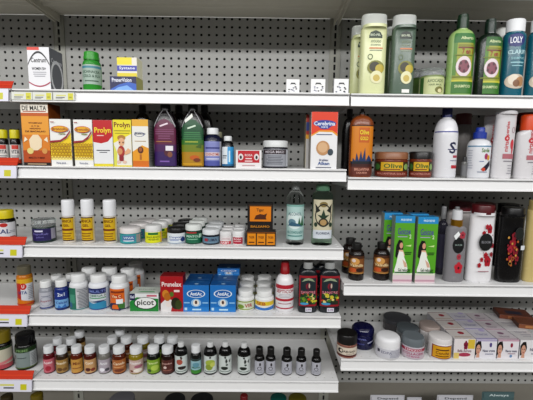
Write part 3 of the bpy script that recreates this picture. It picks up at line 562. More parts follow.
# ---- shelf 3, right bay
def amb(lab,x0,x1,yt,dist,rz=0):
    return B('tincture_bottle','bottle',lab,'R3',x0,x1,yt,dist,'#1c0f0b',(.66,.84,.5,.6),'#120e0d',(.2,.68,None),
      [('R',-1,0,1,1,'#8c5a2c'),('R',-1,.85,1,1,'#54301a'),('E',-.2,.7,.5,.2,'#d3a05a'),('E',-.3,.75,.2,.1,'#ead9d0'),('T','Vainilla',0,.48,1.5,.16,'#f0d8a8'),('E',-.4,.2,.4,.13,'#c8602c'),('E',.35,.22,.4,.12,'#3c1c10'),('R',-.9,0,.9,.07,'#b98a4c')],rz=rz,rib=.02)
amb('amber tincture bottle in front at left end of third right shelf',348.8,364.8,242,.8)
amb('amber tincture bottle behind and left of the front one',342.4,358,237,3.2)
amb('amber tincture bottle standing alone beside the green cartons',373.6,390.2,241,.9)
def lady(lab,x0,x1,yt,dist,depth=1.15):
    return C_('lotion_box','medicine box',lab,'R3',x0,x1,yt,dist,depth,'#5fa52a','#8c938c',
     [('R',-1,0,1,1,'#62ac2c'),('R',-1,.9,1,1,'#2c93cc'),('T','PREVIENE',.1,.945,1.1,.03,'#d5ecf8'),('T','Goicoe',-.05,.775,1.3,.10,'#5a4a9a'),('T','2',.6,.7,.2,.06,'#d9e8c8'),('R',-.7,.69,.3,.70,'#b9a9d8'),
      ('R',-1,0,1,.12,'#e2d2d6'),('R',-1,.02,1,.05,'#c9a2b0'),('R',-1,.12,1,.15,'#dfe6d0'),
      ('P',[(-.85,.40),(-.8,.56),(-.55,.65),(-.2,.64),(-.05,.55),(-.12,.46),(-.35,.40),(-.6,.37)],'#140e0e'),('E',-.28,.565,.17,.045,'#d9a58a'),('P',[(-.5,.5),(-.1,.5),(.12,.42),(-.1,.36),(-.5,.38)],'#e3b89c'),
      ('P',[(-.48,.48),(-.06,.47),(.1,.38),(.4,.28),(.5,.2),(.35,.14),(-.8,.14),(-.88,.2),(-.7,.3),(-.6,.4)],'#eef0e8'),('P',[(-.1,.36),(.33,.3),(.42,.24),(.15,.24)],'#d9b29a'),('R',.1,.43,.75,.445,'#2e5f1a'),('R',.1,.455,.8,.47,'#2e5f1a'),('P',[(.1,.56),(.75,.58),(.7,.55)],'#cfe8a0'),
      ('T','Gel reductor',.15,.2,1.3,.05,'#1f4d1c'),('R',-.8,.15,.8,.17,'#2d7030')],top='#2580b4')
lady('tall green carton with a woman in white, left one in the front row',395.2,415,216,.4)
lady('tall green carton with a woman in white, right one in the front row',417.8,438.2,217,.4)
lady('tall green carton with blue top behind the left front one',384.2,402.5,213,1.9)
lady('tall green carton with blue top behind the right front one',410,428.5,214,1.9)
def mist(lab,x0,x1,yt,dist,arts,col=mat('#b4b2b6',.12,trans=.5,ior=1.15)):
    return B('perfume_spray_bottle','perfume bottle',lab,'R3',x0,x1,yt,dist,col,(.72,.80,.5,.5),'#d8d9dc',(.06,.72,None),arts,n=2.6,dr=.6,
      capprof=[(0,1),(.01,1),(.8,.96),(1,.9)])
m_=mist('clear body mist bottle with gold collar and black round label',446.8,467.4,209.6,.7,[('E',.05,.7,.62,.17,'#15181a'),('T','BLOOM',.05,.71,.7,.035,'#8fa09a')]+flower(.2,.22,.42,.28,'#c22a3c')+flower(.15,.46,.22,.28,'#b2404f')+flower(.35,.92,.3,.25,'#b2404f')+[('P',[(-.5,.9),(-.1,1.0),(.1,.93),(-.3,.82)],'#eef0f0')])
def collar(root,zf0,zf1,wf):
    w,d,h=DIM[root]; v,f=loft([(h*zf0,w/2*wf,w/2*wf),(h*zf1,w/2*wf,w/2*wf)],36); link('gold_collar',v,f,mat('#b88a2c',.28,metal=.8),[c for c in COL.objects if c.parent==root and c.name.startswith('cap')][0],smooth=30)
collar(m_,.77,.87,.56)
B('perfume_spray_bottle','perfume bottle','slim violet grey mist bottle in the shade behind the clear one','R3',438.5,449,206,3.4,mat('#4a4858',.15,trans=.3),(.70,.80,.5,.5),'#8f9092',(.1,.6,'#55526a'))
B('perfume_spray_bottle','perfume bottle','second slim dark mist bottle standing right behind the clear one','R3',452,462,206.5,3.2,mat('#4a4858',.15,trans=.3),(.70,.80,.5,.5),'#8f9092',(.1,.6,'#6a5a5a'))
vine=flower(.45,.82,.24,.3,'#b51c30')+flower(.42,.3,.28,.3,'#b51c30')+flower(-.05,.75,.14,.3,'#b51c30')+flower(.2,.4,.16,.3,'#b51c30')+flower(-.1,.33,.12,.3,'#b51c30')
rr=random.Random(5)
vine2=vine+flower(-.25,.24,.13,.3,'#b51c30')+flower(.62,.56,.13,.3,'#a01c30')+flower(.12,.86,.13,.3,'#b51c30')+flower(.55,.42,.12,.3,'#a01c30')+[('E',.25+.45*cos(k*1.1)*rr.uniform(.5,1),.57+.27*sin(k*1.1),.035,.011,'#8a2030') for k in range(16)]
B('body_lotion_bottle','lotion bottle','white body lotion bottle with dark red cap, black disc and red flowers','R3',469.6,495.8,203.8,.7,'#e9e8ea',(.82,.885,.80,.82),'#5e0c18',(.04,.84,None),vine2+[('E',.05,.62,.48,.14,'#141416'),('T','BLOOM',.05,.62,.6,.04,'#8a8a90'),('R',-.35,.14,.4,.155,'#b58a92')],n=2.8,dr=.5,taper=[(.3,1.0),(.55,.985),(.72,.93)])
B('body_lotion_bottle','lotion bottle','black body lotion bottle with red and gold flower pattern','R3',499.6,525.6,206.5,.7,'#0f0e10',(.86,.9,.8,.82),'#0c0b0d',(.04,.86,None),
  flower(-.1,.6,.26,.3,'#a01c30')+flower(.15,.48,.24,.3,'#8c1a2c')+flower(-.3,.5,.2,.3,'#a8243a')+flower(-.05,.72,.2,.3,'#8c1a2c')+flower(-.2,.36,.2,.3,'#9a2034')+flower(.25,.36,.16,.3,'#8c1a2c')+[('E',.35*math.sin(k*1.7)-.15,.25+.032*k,.07,.02,['#b5642c','#8c1a2c','#c99a4c'][k%3]) for k in range(15)]+[('O',.3,.76,.36,.1,.1,'#3a3d3f'),('E',.3,.76,.3,.085,'#1d2420'),('R',.45,.5,.78,.57,'#e3e6ea'),('O',-.1,.36,.12,.03,.3,'#b9803c'),('O',-.25,.28,.12,.03,.3,'#b9803c')],n=2.8,dr=.5,taper=[(.3,1.0),(.55,.985),(.72,.93)])
for x0,x1,yt,lab,cap in ((448,474,200.5,'red capped lotion bottle in the back row behind the clear mist','#6a1424'),(474,496,202,'red capped lotion bottle in the back row behind the white lotion','#6a1424'),(497,520,203,'black lotion bottle in the back row behind the black flowered one','#0c0b0d')):
    B('body_lotion_bottle','lotion bottle',lab,'R3',x0,x1,yt,6.6,'#1a1618' if cap=='#0c0b0d' else '#cfc9c8',(.80,.87,.84,.88),cap,n=2.6,dr=.5)
B('body_lotion_bottle','lotion bottle','cream yellow bottle cut by the right edge on the third right shelf','R3',527.8,552,200,.9,'#cdbb83',(.84,.9,.8,.82),'#c9b67a',n=2.6,dr=.5)
# ---- shelf 4
B('vitamin_bottle','vitamin bottle','orange and yellow gummy vitamin bottle on the far left fourth shelf','L4',15.6,32.7,264,1.7,'#c97f1c',(.70,.80,.84,.86),mat('#7f7a66',.3,trans=.3),(.06,.7,None),
  [('R',-1,0,1,1,'#d8dadf'),('R',-1,.82,1,1,'#dcae24'),('R',-.95,.1,-.35,.85,'#b9352c'),('E',-.1,.72,.34,.13,'#c8372c'),('T','U',-.1,.72,.25,.12,'#f3e9e4'),('T','VITA',-.2,.48,.9,.12,'#28508c'),('P',[(-1,0),(1,0),(1,.08),(-.3,.2),(-1,.3)],'#d8801c')]+lines(.3,.95,.2,.75,8,'#9fa4ae',.4,1)+[('R',-1,0,1,.05,'#c8371c')])
def pill(name,lab,x0,x1,yt,dist,col,arts,shp=(.60,.775,.70,.80),lc=None,capc='#e6e7e7',l=(.05,.62)):
    return B(name,'pill bottle',lab,'M4',x0,x1,yt,dist,col,shp,capc,(l[0],l[1],None),arts,rib=.018,capprof=[(0,1),(.86,1),(.95,.96),(1,.88)])
a=pill('pill_bottle','small silver white pill bottle, leftmost on fourth middle shelf',38.4,53.4,278.8,1.0,'#9a9ca4',[('R',-1,0,1,1,'#bfc0c8'),('T','Aspirina',0,.45,1.3,.16,'#a0606a'),('R',-1,0,1,.08,'#3a4a88'),('O',0,.45,.7,.3,.08,'#8f93a4'),('R',-.5,.75,.5,.79,'#8a8c98')])
behind(a,'pill bottle in the shade behind the small silver white one',.4,dx=.2)
a=pill('pill_bottle','small royal blue pill bottle',53.8,68.8,277.6,.9,'#17317c',[('R',-1,0,1,1,'#1c3a8c'),('R',-.9,.0,.9,.55,'#7fb0dc'),('T','2x1',0,.86,.8,.2,'#dfe6f2'),('T','Calcio',0,.38,1.3,.16,'#23408c'),('P',[(-.5,.05),(-.3,.25),(0,.1),(.4,.28),(.6,.05)],'#3e78bc'),('R',-1,0,1,.06,'#12265e')])
behind(a,'pill bottle in the shade behind the royal blue one',.4,dx=.2)
BIG=(.66,.80,.74,.78)
a=pill('pill_bottle','large white pill bottle with dark green edge and dense grey text panel',68.7,88.4,271.7,.8,'#dfe0e2',[('R',-1,0,1,1,'#c9cacd'),('R',-1,0,-.2,1,'#2f7a64'),('R',-.9,.3,-.3,.7,'#4f9a80'),('E',-.75,.2,.18,.14,'#3c6a90')]+lines(-.12,.85,.06,.95,13,'#7f8288',.5,2)+[('R',-1,0,1,.04,'#2c7f7f')],BIG,l=(.04,.66))
behind(a,'pale pill bottle behind the large one with the text panel',.3,dx=.1)
a=pill('pill_bottle','large white pill bottle with navy and teal bands',88,109.4,271.8,.8,'#dfe1e6',[('R',-1,0,1,1,'#d2d9df'),('R',-1,.74,1,1,'#28346e'),('T','MULTI',-.1,.86,1.3,.11,'#7f8fc8'),('T','OMEGA 3',-.1,.66,1.3,.1,'#2e7a50'),('R',-.8,.52,.6,.57,'#5fa07a'),('P',[(-1,0),(1,0),(1,.3),(.3,.4),(-.4,.3),(-1,.36)],'#3a93b8'),('P',[(-.8,.36),(0,.44),(.7,.42),(0,.34)],'#2c4a7a'),('R',.6,0,1,1,'#b9c0cc'),('R',-1,0,1,.05,'#1f4a8c')],BIG,l=(.04,.66))
behind(a,'pale pill bottle behind the navy banded one',.3,dx=.2)
a=pill('pill_bottle','large white pill bottle with orange, green and navy label',109.4,129.3,272.8,.8,'#dfe0e2',[('R',-1,0,1,1,'#e0741c'),('R',-.8,.8,.4,.9,'#8c3a14'),('R',-.7,.55,.2,.74,'#c24a1c'),('T','Vita C',-.25,.65,.8,.14,'#f3d9b0'),('E',-.35,.14,.75,.2,'#202c58'),('E',.3,.2,.4,.15,'#3f7a34'),('R',-.25,.3,.3,.52,'#e8ebee'),('R',.45,0,1,1,'#c6c7c9'),('R',-1,0,1,.05,'#1c2a5a')],BIG,l=(.04,.66))
behind(a,'pale pill bottle second in line behind the orange labelled one',.3,dx=.1); behind(a,'pale pill bottle at the back of the orange labelled row',.3,k=2,dx=.2)
C_('antacid_box','medicine box','white and green antacid carton lying wide in front','M4',129.6,158.6,293.6,.9,2.2,'#e0e2de','#b9bcb8',
  [('R',-1,0,1,1,'#1d8a3c'),('P',[(-1,.55),(-.5,.8),(1,.72),(1,1),(-1,1)],'#e2e4e4'),('R',-1,.62,-.62,1,'#1c2050'),('T','Sal',-.82,.82,.28,.16,'#e3e6f6'),('E',.1,.46,.8,.35,'#20231f'),('E',.1,.47,.75,.31,'#e8eae8'),('T','picot',.1,.46,1.2,.4,'#101210'),('R',.2,.84,.9,.94,'#c96a7c')],top='#cfd6cd',
  topart=[('P',[(-.6,.4),(-.3,.8),(.6,.8),(.7,.4)],'#7fb08a'),('T','picot',.0,1.3,1.2,.5,'#9aa69a')],rz=0)
C_('laxative_box','medicine box','upright crimson red prune laxative carton','M4',160.2,183,276.4,.9,1.6,'#a8121e','#7d0e16',
  [('R',-1,0,1,1,'#ab1420'),('P',[(-1,0),(-.1,0),(.1,.3),(-.4,.4),(-1,.22)],'#e3e0e0'),('T','Prunelax',0,.78,1.75,.13,'#f0e4e2'),('R',.2,.56,.7,.62,'#ecd9d6'),('E',-.55,.5,.3,.12,'#d08a2c'),('E',-.4,.42,.3,.12,'#b9701c'),('E',-.3,.22,.25,.09,'#e6dcd8'),('E',.35,.24,.42,.17,'#2a2c14'),('E',.6,.2,.3,.14,'#3c4a1c'),('E',.0,.5,.18,.07,'#5c7a2c')],top='#8c1018')
def blue(lab,x0,x1,yt,dist,depth=2.0,z=None):
    return C_('antacid_box','medicine box',lab,'M4',x0,x1,yt,dist,depth,'#1c6fb4','#185a94',
     [('R',-1,0,1,1,'#1f78bf'),('R',-1,0,1,.18,'#2a86cc'),('O',0,.68,.72,.15,.12,'#e6eef6'),('E',0,.68,.62,.13,'#2268ae'),('T','AntiAc',0,.68,.9,.13,'#eef4fa'),('E',0,.34,.4,.15,'#9cc4e4'),('E',0,.34,.25,.12,'#e9e2d8'),('E',0,.36,.1,.07,'#5a3c34'),('R',-.95,.32,-.5,.37,'#8fc0e6'),('R',.5,.32,.95,.37,'#8fc0e6'),('R',-.9,.06,-.7,.16,'#bfe0f4'),('R',-.3,.06,.4,.12,'#bfe0f4')],top='#1a5c98',
     topart=[('E',0,.45,.16,.2,'#9cbcd6'),('T','AntiAc',0,1.2,1.0,.4,'#3f7cb0')],z=z)
b1=blue('blue antacid carton, left one of the front pair',183,209,285.2,.9)
b2=blue('blue antacid carton, right one of the front pair',210,235.8,285.2,.9)
b3=behind(b1,'blue antacid carton right behind the left front one',.08)
b4=behind(b2,'blue antacid carton right behind the right front one',.08)
blue('flat blue carton lying on top of the blue pair at the back',217.5,239.5,268.5,4.4,2.0,z=SZ['M4']+DIM[b4][2]+.01)
VJ=(.60,.74,.74,.80)
a=B('ointment_jar','jar','small white jar with green and red label beside the blue cartons','M4',236.2,254.6,287,.9,'#e2e3e2',VJ,'#e6e7e6',(.06,.6,None),[('R',-1,.1,1,.9,'#d5dcc4'),('R',-1,.8,1,.9,'#8fa02c'),('R',-1,.1,1,.18,'#8fa02c'),('T','VIR',.3,.5,.7,.34,'#b52c3c'),('E',-.4,.4,.3,.2,'#7f9a3c')],rib=.018)
behind(a,'white jar second in line behind the green and red labelled one',.2); behind(a,'grey jar at the back behind the green and red labelled one',.2,k=2)
a=B('ointment_jar','jar','small white jar with yellow and blue label beside the red capped bottle','M4',255,274,287,.9,'#e2e3e2',VJ,'#e6e7e6',(.06,.6,None),[('R',-1,.1,1,.9,'#e3e2d8'),('R',-1,.5,1,.88,'#dcc22c'),('T','SEB',-.3,.68,.8,.3,'#b52c2c'),('P',[(-1,.08),(1,.08),(1,.45),(0,.3),(-1,.4)],'#3a7cc4')],rib=.018)
behind(a,'white jar second in line behind the yellow and blue labelled one',.2); behind(a,'grey jar at the back behind the yellow and blue labelled one',.2,k=2)
B('antiseptic_bottle','bottle','white antiseptic bottle with tall crimson cap','M4',275.8,294.3,260.4,.8,'#e8e6e8',(.50,.76,.46,.5),'#a0101e',(.08,.58,None),
  [('R',-1,.82,1,.98,'#b8243a'),('T','SEPTICON',.05,.72,1.75,.14,'#b01c30')]+lines(-.7,.7,.45,.62,3,'#a8a4ac',.35,3)+[('R',-1,.32,1,.42,'#b8243a'),('R',-.6,.2,.6,.23,'#b5707c'),('R',-1,.0,1,.05,'#b8243a')],capprof=[(0,1),(.4,1),(.45,.92),(.9,.86),(1,.8)],rib=.02)
def wash(lab,x0,x1,yt,dist):
    o=[('R',-.95,0,.95,1,'#a01828'),('R',-.82,.06,.82,.93,'#223038'),('P',[(-.7,.8),(-.4,.9),(0,.93),(.4,.9),(.7,.8),(.4,.83),(0,.86),(-.4,.83)],'#9aa88a'),('E',-.05,.66,.22,.1,'#8c2434'),('E',-.02,.6,.1,.14,'#5a1c3a'),('E',.1,.68,.08,.08,'#c9b8a8'),('T','SANGRE',0,.46,1.5,.09,'#d98a94')]
    rr=random.Random(int(x0))
    for k in range(34):
        o.append(('E',rr.uniform(-.7,.7),rr.uniform(.12,.42),rr.uniform(.08,.2),rr.uniform(.03,.06),rr.choice(['#3f7a2c','#cfc23c','#c8501c','#1c4a2c','#e0d48a','#7a9a34','#2c3a20'])))
    o+=[('E',-.35,.1,.4,.04,'#4aa0c8')]
    r_=B('mouthwash_bottle','bottle',lab,'M4',x0,x1,yt,dist,'#1e242a',(.70,.88,.42,.48),'#a9abaa',(.14,.75,None),o,n=3,dr=.6)
    w_,d_,h_=DIM[r_]
    art(r_,lambda u,z,off:(u*w_/2,-d_/2-.012-off,z),h_*.03,h_*.11,[('R',-.25,0,.4,1,'#d5d5de'),('T','3.99',.08,.5,.5,.5,'#8a5a8a')],False,name='price_sticker')
    return r_
a=wash('dark mouthwash bottle with red framed jungle label, left of two',298.4,317.8,261,.8)
b=wash('dark mouthwash bottle with red framed jungle label, at the shelf end',319.2,340.4,261,.8)
behind(a,'dark bottle standing behind the left mouthwash bottle',.5,dx=.3); behind(b,'dark bottle standing behind the mouthwash bottle at the shelf end',.5,dx=-.3)
# ---- shelf 4, right bay
B('cream_jar','jar','brown cream jar with black lid and cream label at left shelf end','R4',337,357.4,328.3,.05,'#9c6a5a',(.56,.60,.95,1.0),'#161312',(.08,.56,None),
  [('R',-1,0,1,1,'#ddd2c2'),('R',-1,0,1,.16,'#5a1c1c'),('R',-1,.86,1,1,'#8a5a4c'),('E',-.55,.5,.25,.22,'#1a1614'),('E',-.48,.52,.12,.12,'#ddd2c2'),('T','ARGAN',.2,.5,1.0,.2,'#3c2c28'),('R',-.1,.26,.6,.31,'#8c7a6c')],capprof=[(0,1),(.9,1),(1,.95)])
B('cream_jar','jar','large cobalt blue cream jar standing behind the brown one','R4',351.4,374.3,321.5,1.9,mat('#10134a',.12),(.66,.7,.96,1.0),mat('#0e1044',.12),(.1,.62,None),
  [('T','NIVEL',-.1,.85,.7,.14,'#7f86c4'),('P',[(.3,.55),(.85,.7),(.9,.58),(.35,.45)],'#b9bcd6'),('T','crema',-.2,.4,.6,.12,'#5a60a8')],capprof=[(0,1),(.5,1),(.75,.96),(1,.84)])
B('cream_jar','jar','bright white cream jar with domed white lid','R4',375.2,400.6,329.5,-.25,'#dfdfe2',(.50,.56,.96,1.0),'#ececee',(.1,.5,None),
  [('R',-1,0,1,1,'#d3d3da'),('R',-.75,.5,-.55,.85,'#3c3a4c'),('T','EDPA',-.1,.62,.7,.3,'#8a8a9c')]+lines(.1,.95,.05,.95,6,'#9a9aa8',.4,5),capprof=[(0,1),(.55,1),(.8,.96),(.94,.86),(1,.7)],rib=0)
B('cream_jar','jar','pink and grey cream jar with grey lid','R4',401,425,330.8,-.15,'#c4bfc6',(.58,.63,.96,1.0),mat('#7f878c',.2,trans=.2),(.06,.58,None),
  [('R',-1,0,1,1,'#cdbfc8'),('R',-1,.68,1,.95,'#a81c48'),('T','TEPEZCO',0,.81,1.3,.18,'#ecd6de'),('T','COLLAGEN',0,.47,1.5,.22,'#a8386a'),('T','crema',0,.2,.9,.14,'#b86a8a')],capprof=[(0,1),(.6,1),(.75,.96),(1,.9)])
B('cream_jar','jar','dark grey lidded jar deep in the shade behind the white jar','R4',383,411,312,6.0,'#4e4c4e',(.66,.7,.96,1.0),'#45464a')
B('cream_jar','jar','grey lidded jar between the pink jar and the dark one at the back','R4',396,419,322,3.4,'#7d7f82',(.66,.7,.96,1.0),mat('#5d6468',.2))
B('cream_jar','jar','white jar with oval lid and a yellow label beside the row of cartons','R4',427.5,452.6,330.6,-.2,'#e4dfde',(.72,.77,.96,.98),'#e0dcdb',(.04,.74,None),
  [('R',-.6,.05,.9,.95,'#8c1c2c'),('R',-.52,.1,.82,.9,'#dfa81c'),('R',-.3,.62,.6,.7,'#5c3014'),('T','Concha',.15,.45,.9,.2,'#6a3a10'),('R',-.3,.2,.6,.26,'#6a3a10')],capprof=[(0,1),(.7,1),(.9,.96),(1,.88)])
B('cream_jar','jar','white jar with pinkish lid behind the yellow labelled one','R4',418.6,441,320,3.3,'#d9d4d3',(.66,.72,.96,1.0),'#a89a94')
def face(cx,cz):
    return [('P',[(cx-.3,cz-.35),(cx-.32,cz+.2),(cx-.1,cz+.4),(cx+.2,cz+.42),(cx+.32,cz+.1),(cx+.25,cz-.1)],'#17110f'),('E',cx,cz-.03,.21,.27,'#d3a48e'),('P',[(cx-.2,cz-.45),(cx+.16,cz-.45),(cx+.12,cz-.2),(cx-.1,cz-.2)],'#d3a48e'),('R',cx-.12,cz-.0,cx-.03,cz+.04,'#2c1a16'),('R',cx+.04,cz-.0,cx+.13,cz+.04,'#2c1a16'),('R',cx-.06,cz-.18,cx+.07,cz-.14,'#a8404c')]
def cream(lab,x0,x1,yt,fr,tp,tops,side='#b0aeb2'):
    return C_('cream_box','cosmetic box',lab,'R4',x0,x1,yt,.35,2.4,'#e2e0e4',side,fr,top=tp,topart=tops)
rows=[]
rows.append(cream('white cream carton with yellow corner and pink smear, leftmost of the carton row',453.8,475.2,339,[('R',-1,0,1,1,'#e6e0e0'),('R',.3,.5,.95,.98,'#dcc048')]+flower(.1,.68,.2,1.1,'#8c1c44')+[('T','Bella Aurora',0,.4,1.3,.14,'#9a7a84'),('E',.0,.2,.6,.1,'#b0405c'),('R',-1,0,-.5,.3,'#e0c878')],'#cfc9c6',[('E',.2,1.5,.3,.35,'#a0263c'),('R',-.8,.4,.8,.6,'#b9a89c'),('R',-1,2.3,1,2.4,'#7a2c30')]))
rows.append(cream('white and lilac cream carton with a woman face, second of the carton row',475.9,496.6,339.4,[('R',-1,0,1,1,'#e6e4ea'),('R',-1,.9,1,1,'#b9b0cc')]+face(-.78,.5)+[('E',.4,.72,.12,.12,'#5a4a8c'),('T','Nacar crema',.25,.42,1.2,.13,'#6a6a80'),('R',-.1,.22,.7,.27,'#9a9aae')],'#c9c6ce',[('T','Nacar',.1,1.3,1.2,.7,'#9a98b0'),('R',-1,.05,1,.3,'#a8a0c4'),('E',.5,2.2,.3,.3,'#b8aed0')]))
rows.append(cream('white and rose cream carton with a woman face, third of the carton row',497.6,518.6,339.8,[('R',-1,0,1,1,'#e8e4e8'),('R',-1,.92,1,1,'#c9a4b4')]+face(-.8,.5)+[('E',.3,.72,.12,.12,'#a02c4c'),('T','Nacar rosas',.3,.42,1.1,.13,'#6a6a80'),('E',.3,.15,.12,.08,'#7a9ac0'),('R',.0,.25,.7,.3,'#b09aa6')],'#cbc4c8',[('E',.0,1.6,.3,.3,'#8c6a80'),('R',-1,.05,1,.25,'#c09aac'),('T','Nacar',.0,.8,1.0,.5,'#a89aa4')]))
rows.append(cream('white cream carton with a dark haired face cut by the right edge',519.6,541,340.2,[('R',-1,0,1,1,'#e8e6e8')]+face(-.66,.5)+[('T','Nacar',.4,.5,.9,.16,'#6a6a80'),('R',.1,.25,.7,.3,'#9a9aae')],'#ccc9ca',[('R',-.3,1.2,.7,1.4,'#a8a4ac'),('R',-.3,.8,.5,.95,'#a8a4ac'),('T','Nacar',.1,2.0,1.2,.6,'#b0acb4')]))
nm=['leftmost white and yellow carton','lilac carton','rose carton','carton at the right edge']
for r_,n_ in zip(rows,nm):
    behind(r_,'cream carton second in line behind the '+n_,.06); behind(r_,'cream carton last in line behind the '+n_,.06,k=2)
z2=SZ['R4']+DIM[rows[3]][2]+.01
C_('cream_box','cosmetic box','dark copper brown carton lying on the cartons at the back right','R4',503,533,318,5.6,2.6,'#7a4630','#5d3424',[('R',-.5,.2,.5,.8,'#a8714c')],top='#6d4030',z=z2,h=.55,topart=[('R',-.5,.6,.5,1.6,'#2c3044')],rz=-14)
C_('cream_box','cosmetic box','second copper brown carton lying nearer on the cartons by the right edge','R4',522,545,324,3.0,2.2,'#8c5638','#6a3f2a',[('R',-.5,.2,.5,.8,'#b58054')],top='#7d4c36',z=z2,h=.55,rz=-14)
# ---- shelf 5
B('supplement_jar','supplement jar','dark jar with yellow lid and pink striped label cut by the left edge, lowest shelf','L5',-10,12.2,327,1.4,'#15130f',(.60,.72,.84,.9),'#8a7a1c',(.05,.62,None),
  [('R',-1,0,1,1,'#cbc7b4'),('R',-1,.0,1,.2,'#c05a64'),('P',[(-1,.2),(1,.45),(1,.3),(-1,.1)],'#d98a8c'),('R',-1,.9,1,1,'#2f4a24')])
B('supplement_jar','supplement jar','black supplement jar with black lid and grey green label on the lowest shelf','L5',13.6,36.6,329.5,1.5,'#121310',(.62,.74,.86,.9),mat('#0b0d12',.2),(.07,.66,None),
  [('R',-1,0,1,1,'#8f9c9a'),('R',-1,.78,1,1,'#24421f'),('T','PRIME',-.2,.88,.9,.12,'#7fa06a'),('R',-.85,.45,-.75,.65,'#2c3434'),('R',.35,0,1,.78,'#b9bfc0'),('R',-.6,.5,.1,.54,'#55605e')]+lines(.4,.95,.1,.7,8,'#8a9090',.4,6)+[('R',-1,0,1,.05,'#5d7030')],rib=.012)
RED,OLI,AMB,DAM,GRY,BRN,YEL,GRN,DRD=[mat(c,.12,trans=.25,ior=1.4) for c in ('#6e1420','#45301c','#6d2a10','#5c1a12','#8c8a84','#6a2c12','#9c8a1c','#141c12','#2c1410')]
def ess(lab,x0,x1,yt,dist,body,arts,ct=.76,nk=.62,cw=.84,cap='#e2e4e6',s0=.58,l=(.06,.56)):
    return B('essence_bottle','small bottle',lab,'M5',x0,x1,yt,dist,body,(s0,ct,nk,cw),cap,(l[0],l[1],None),arts,rib=.02,rough=.15)
fruit=lambda c1,c2: [('E',-.3,.25,.35,.14,c1),('E',.35,.22,.3,.12,c2)]
ls=[('small red bottle with pink label, first of the white capped row',42.4,54.8,343.6,RED,[('R',-1,0,1,1,'#c9707c'),('T','Rosas',-.1,.75,1.2,.2,'#f3dfe2'),('E',-.1,.3,.4,.2,'#a82c40')]),
('small dark olive bottle with tan label, second of the white capped row',55.2,68.4,344.3,OLI,[('R',-1,0,1,1,'#a8864c'),('T','Almendra',-.1,.75,1.4,.2,'#efe3c8')]+fruit('#6c4a20','#7d5a2c')),
('small amber bottle with golden label, third of the white capped row',70.2,83,343.4,AMB,[('R',-1,0,1,1,'#c99a4c'),('T','Miel',.0,.7,1.0,.22,'#7a3c14'),('R',-.6,.3,.6,.36,'#8c5420')]),
('small dark red bottle with a tan and brown label, fourth of the white capped row',83.4,96.6,343.4,DAM,[('R',-1,0,1,1,'#c8a070'),('T','Coco',-.1,.75,1.0,.2,'#f3e9d8')]+fruit('#5c2414','#8c3c20')),
('small greyish clear bottle with white label, fifth of the white capped row',97.6,110.8,343.4,GRY,[('R',-1,0,1,1,'#b3abb4'),('T','Anis',-.1,.72,1.0,.2,'#ecebee')]+fruit('#eceaf0','#55525c')),
('small orange brown bottle with tan label, sixth of the white capped row',111.8,126.2,343.2,BRN,[('R',-1,0,1,1,'#b0703c'),('T','Canela',0,.72,1.4,.2,'#f0dcc0'),('R',-.7,.42,.7,.47,'#e0b080'),('E',0,.2,.6,.12,'#7a3c1c')]),
('small yellow oil bottle with lilac label, right of the orange brown one',128.6,143.6,343.3,YEL,[('R',-1,0,1,1,'#c9b0a8'),('T','Ricino',-.1,.78,1.3,.18,'#f4eef0'),('E',.3,.5,.5,.12,'#a86a7c'),('E',.2,.2,.5,.14,'#e9e2d8'),('E',-.5,.15,.2,.08,'#7a4a2c')]),
('small dark bottle with bright lime label',146.6,160.2,343,GRN,[('R',-1,0,1,1,'#86a834'),('T','Aguacate',-.1,.75,1.4,.18,'#dfeab0'),('E',.2,.4,.5,.2,'#b4cc5a'),('E',-.5,.2,.25,.12,'#3c5a1c')]),
('small dark bottle with brown red label and white cap',160.8,174.4,343.2,DRD,[('R',-1,0,1,1,'#5c2c26'),('T','Jojoba',-.1,.72,1.3,.18,'#c9a49c'),('E',-.3,.45,.2,.1,'#d9c4bc'),('R',-.6,.2,.5,.26,'#a06a5c')])]
R5=[]
for l_,x0,x1,yt,m_,ar in ls: R5.append(ess(l_,x0,x1,yt,.9,m_,ar))
back=['red','dark olive','golden labelled','tan and brown labelled','greyish','orange brown','yellow','lime labelled','brown red labelled']
for r_,n_,k in zip(R5,back,(1.2,1.25,0,0,1.3,1.2,1.2,1.25,1.2)):
    if k: behind(r_,'white capped small bottle standing in the shade behind the %s one'%n_,.3,k=k,dx=.05)
dup(R5[1],'small bottle in the shade farthest back behind the dark olive one',.2,3.9,0); dup(R5[4],'small bottle in the shade farthest back behind the greyish one',.3,4.2,0)
def syr(lab,x0,x1,yt,arts,cap='#d3d5d5',cw=.5,dist=.9,s0=.62,ct=.86,l=(.07,.62),base='#cfd6d3'):
    return B('extract_bottle','small bottle',lab,'M5',x0,x1,yt,dist,'#0d0c0c',(s0,ct,.42,cw),cap,(l[0],l[1],None),[('R',-1,0,1,1,base)]+arts,rough=.12,rib=.015)
sq=[('E',0,.93,.12,.06,'#1a1c1a')]
syr('dark extract bottle, white label with red fruit, small pale cap',174.6,187.6,340.2,sq+[('E',-.2,.65,.4,.16,'#b05a48'),('E',.1,.3,.55,.1,'#2c1c18'),('P',[(-.1,.9),(.0,.75),(.2,.9)],'#5c2c20'),('R',-.7,.08,.7,.13,'#7a8480')])
ess('small dark bottle with pale blue and green label and large white cap',190.4,201.4,342.6,.9,mat('#101413',.15),[('R',-1,0,1,1,'#9cc0c8'),('R',-1,0,1,.25,'#3a8a2c'),('E',0,.6,.5,.18,'#6a9aa8'),('T','Menta',0,.42,1.2,.13,'#2c6a4c'),('R',-1,.88,1,1,'#2a3a34')])
syr('dark extract bottle with lime green fruit on white label',203.6,217,340.2,sq+[('E',0,.6,.6,.2,'#a8b84c'),('E',-.15,.35,.45,.17,'#8fa03a'),('E',.3,.5,.3,.14,'#c6cc6a'),('R',-.7,.08,.7,.13,'#7a8480')])
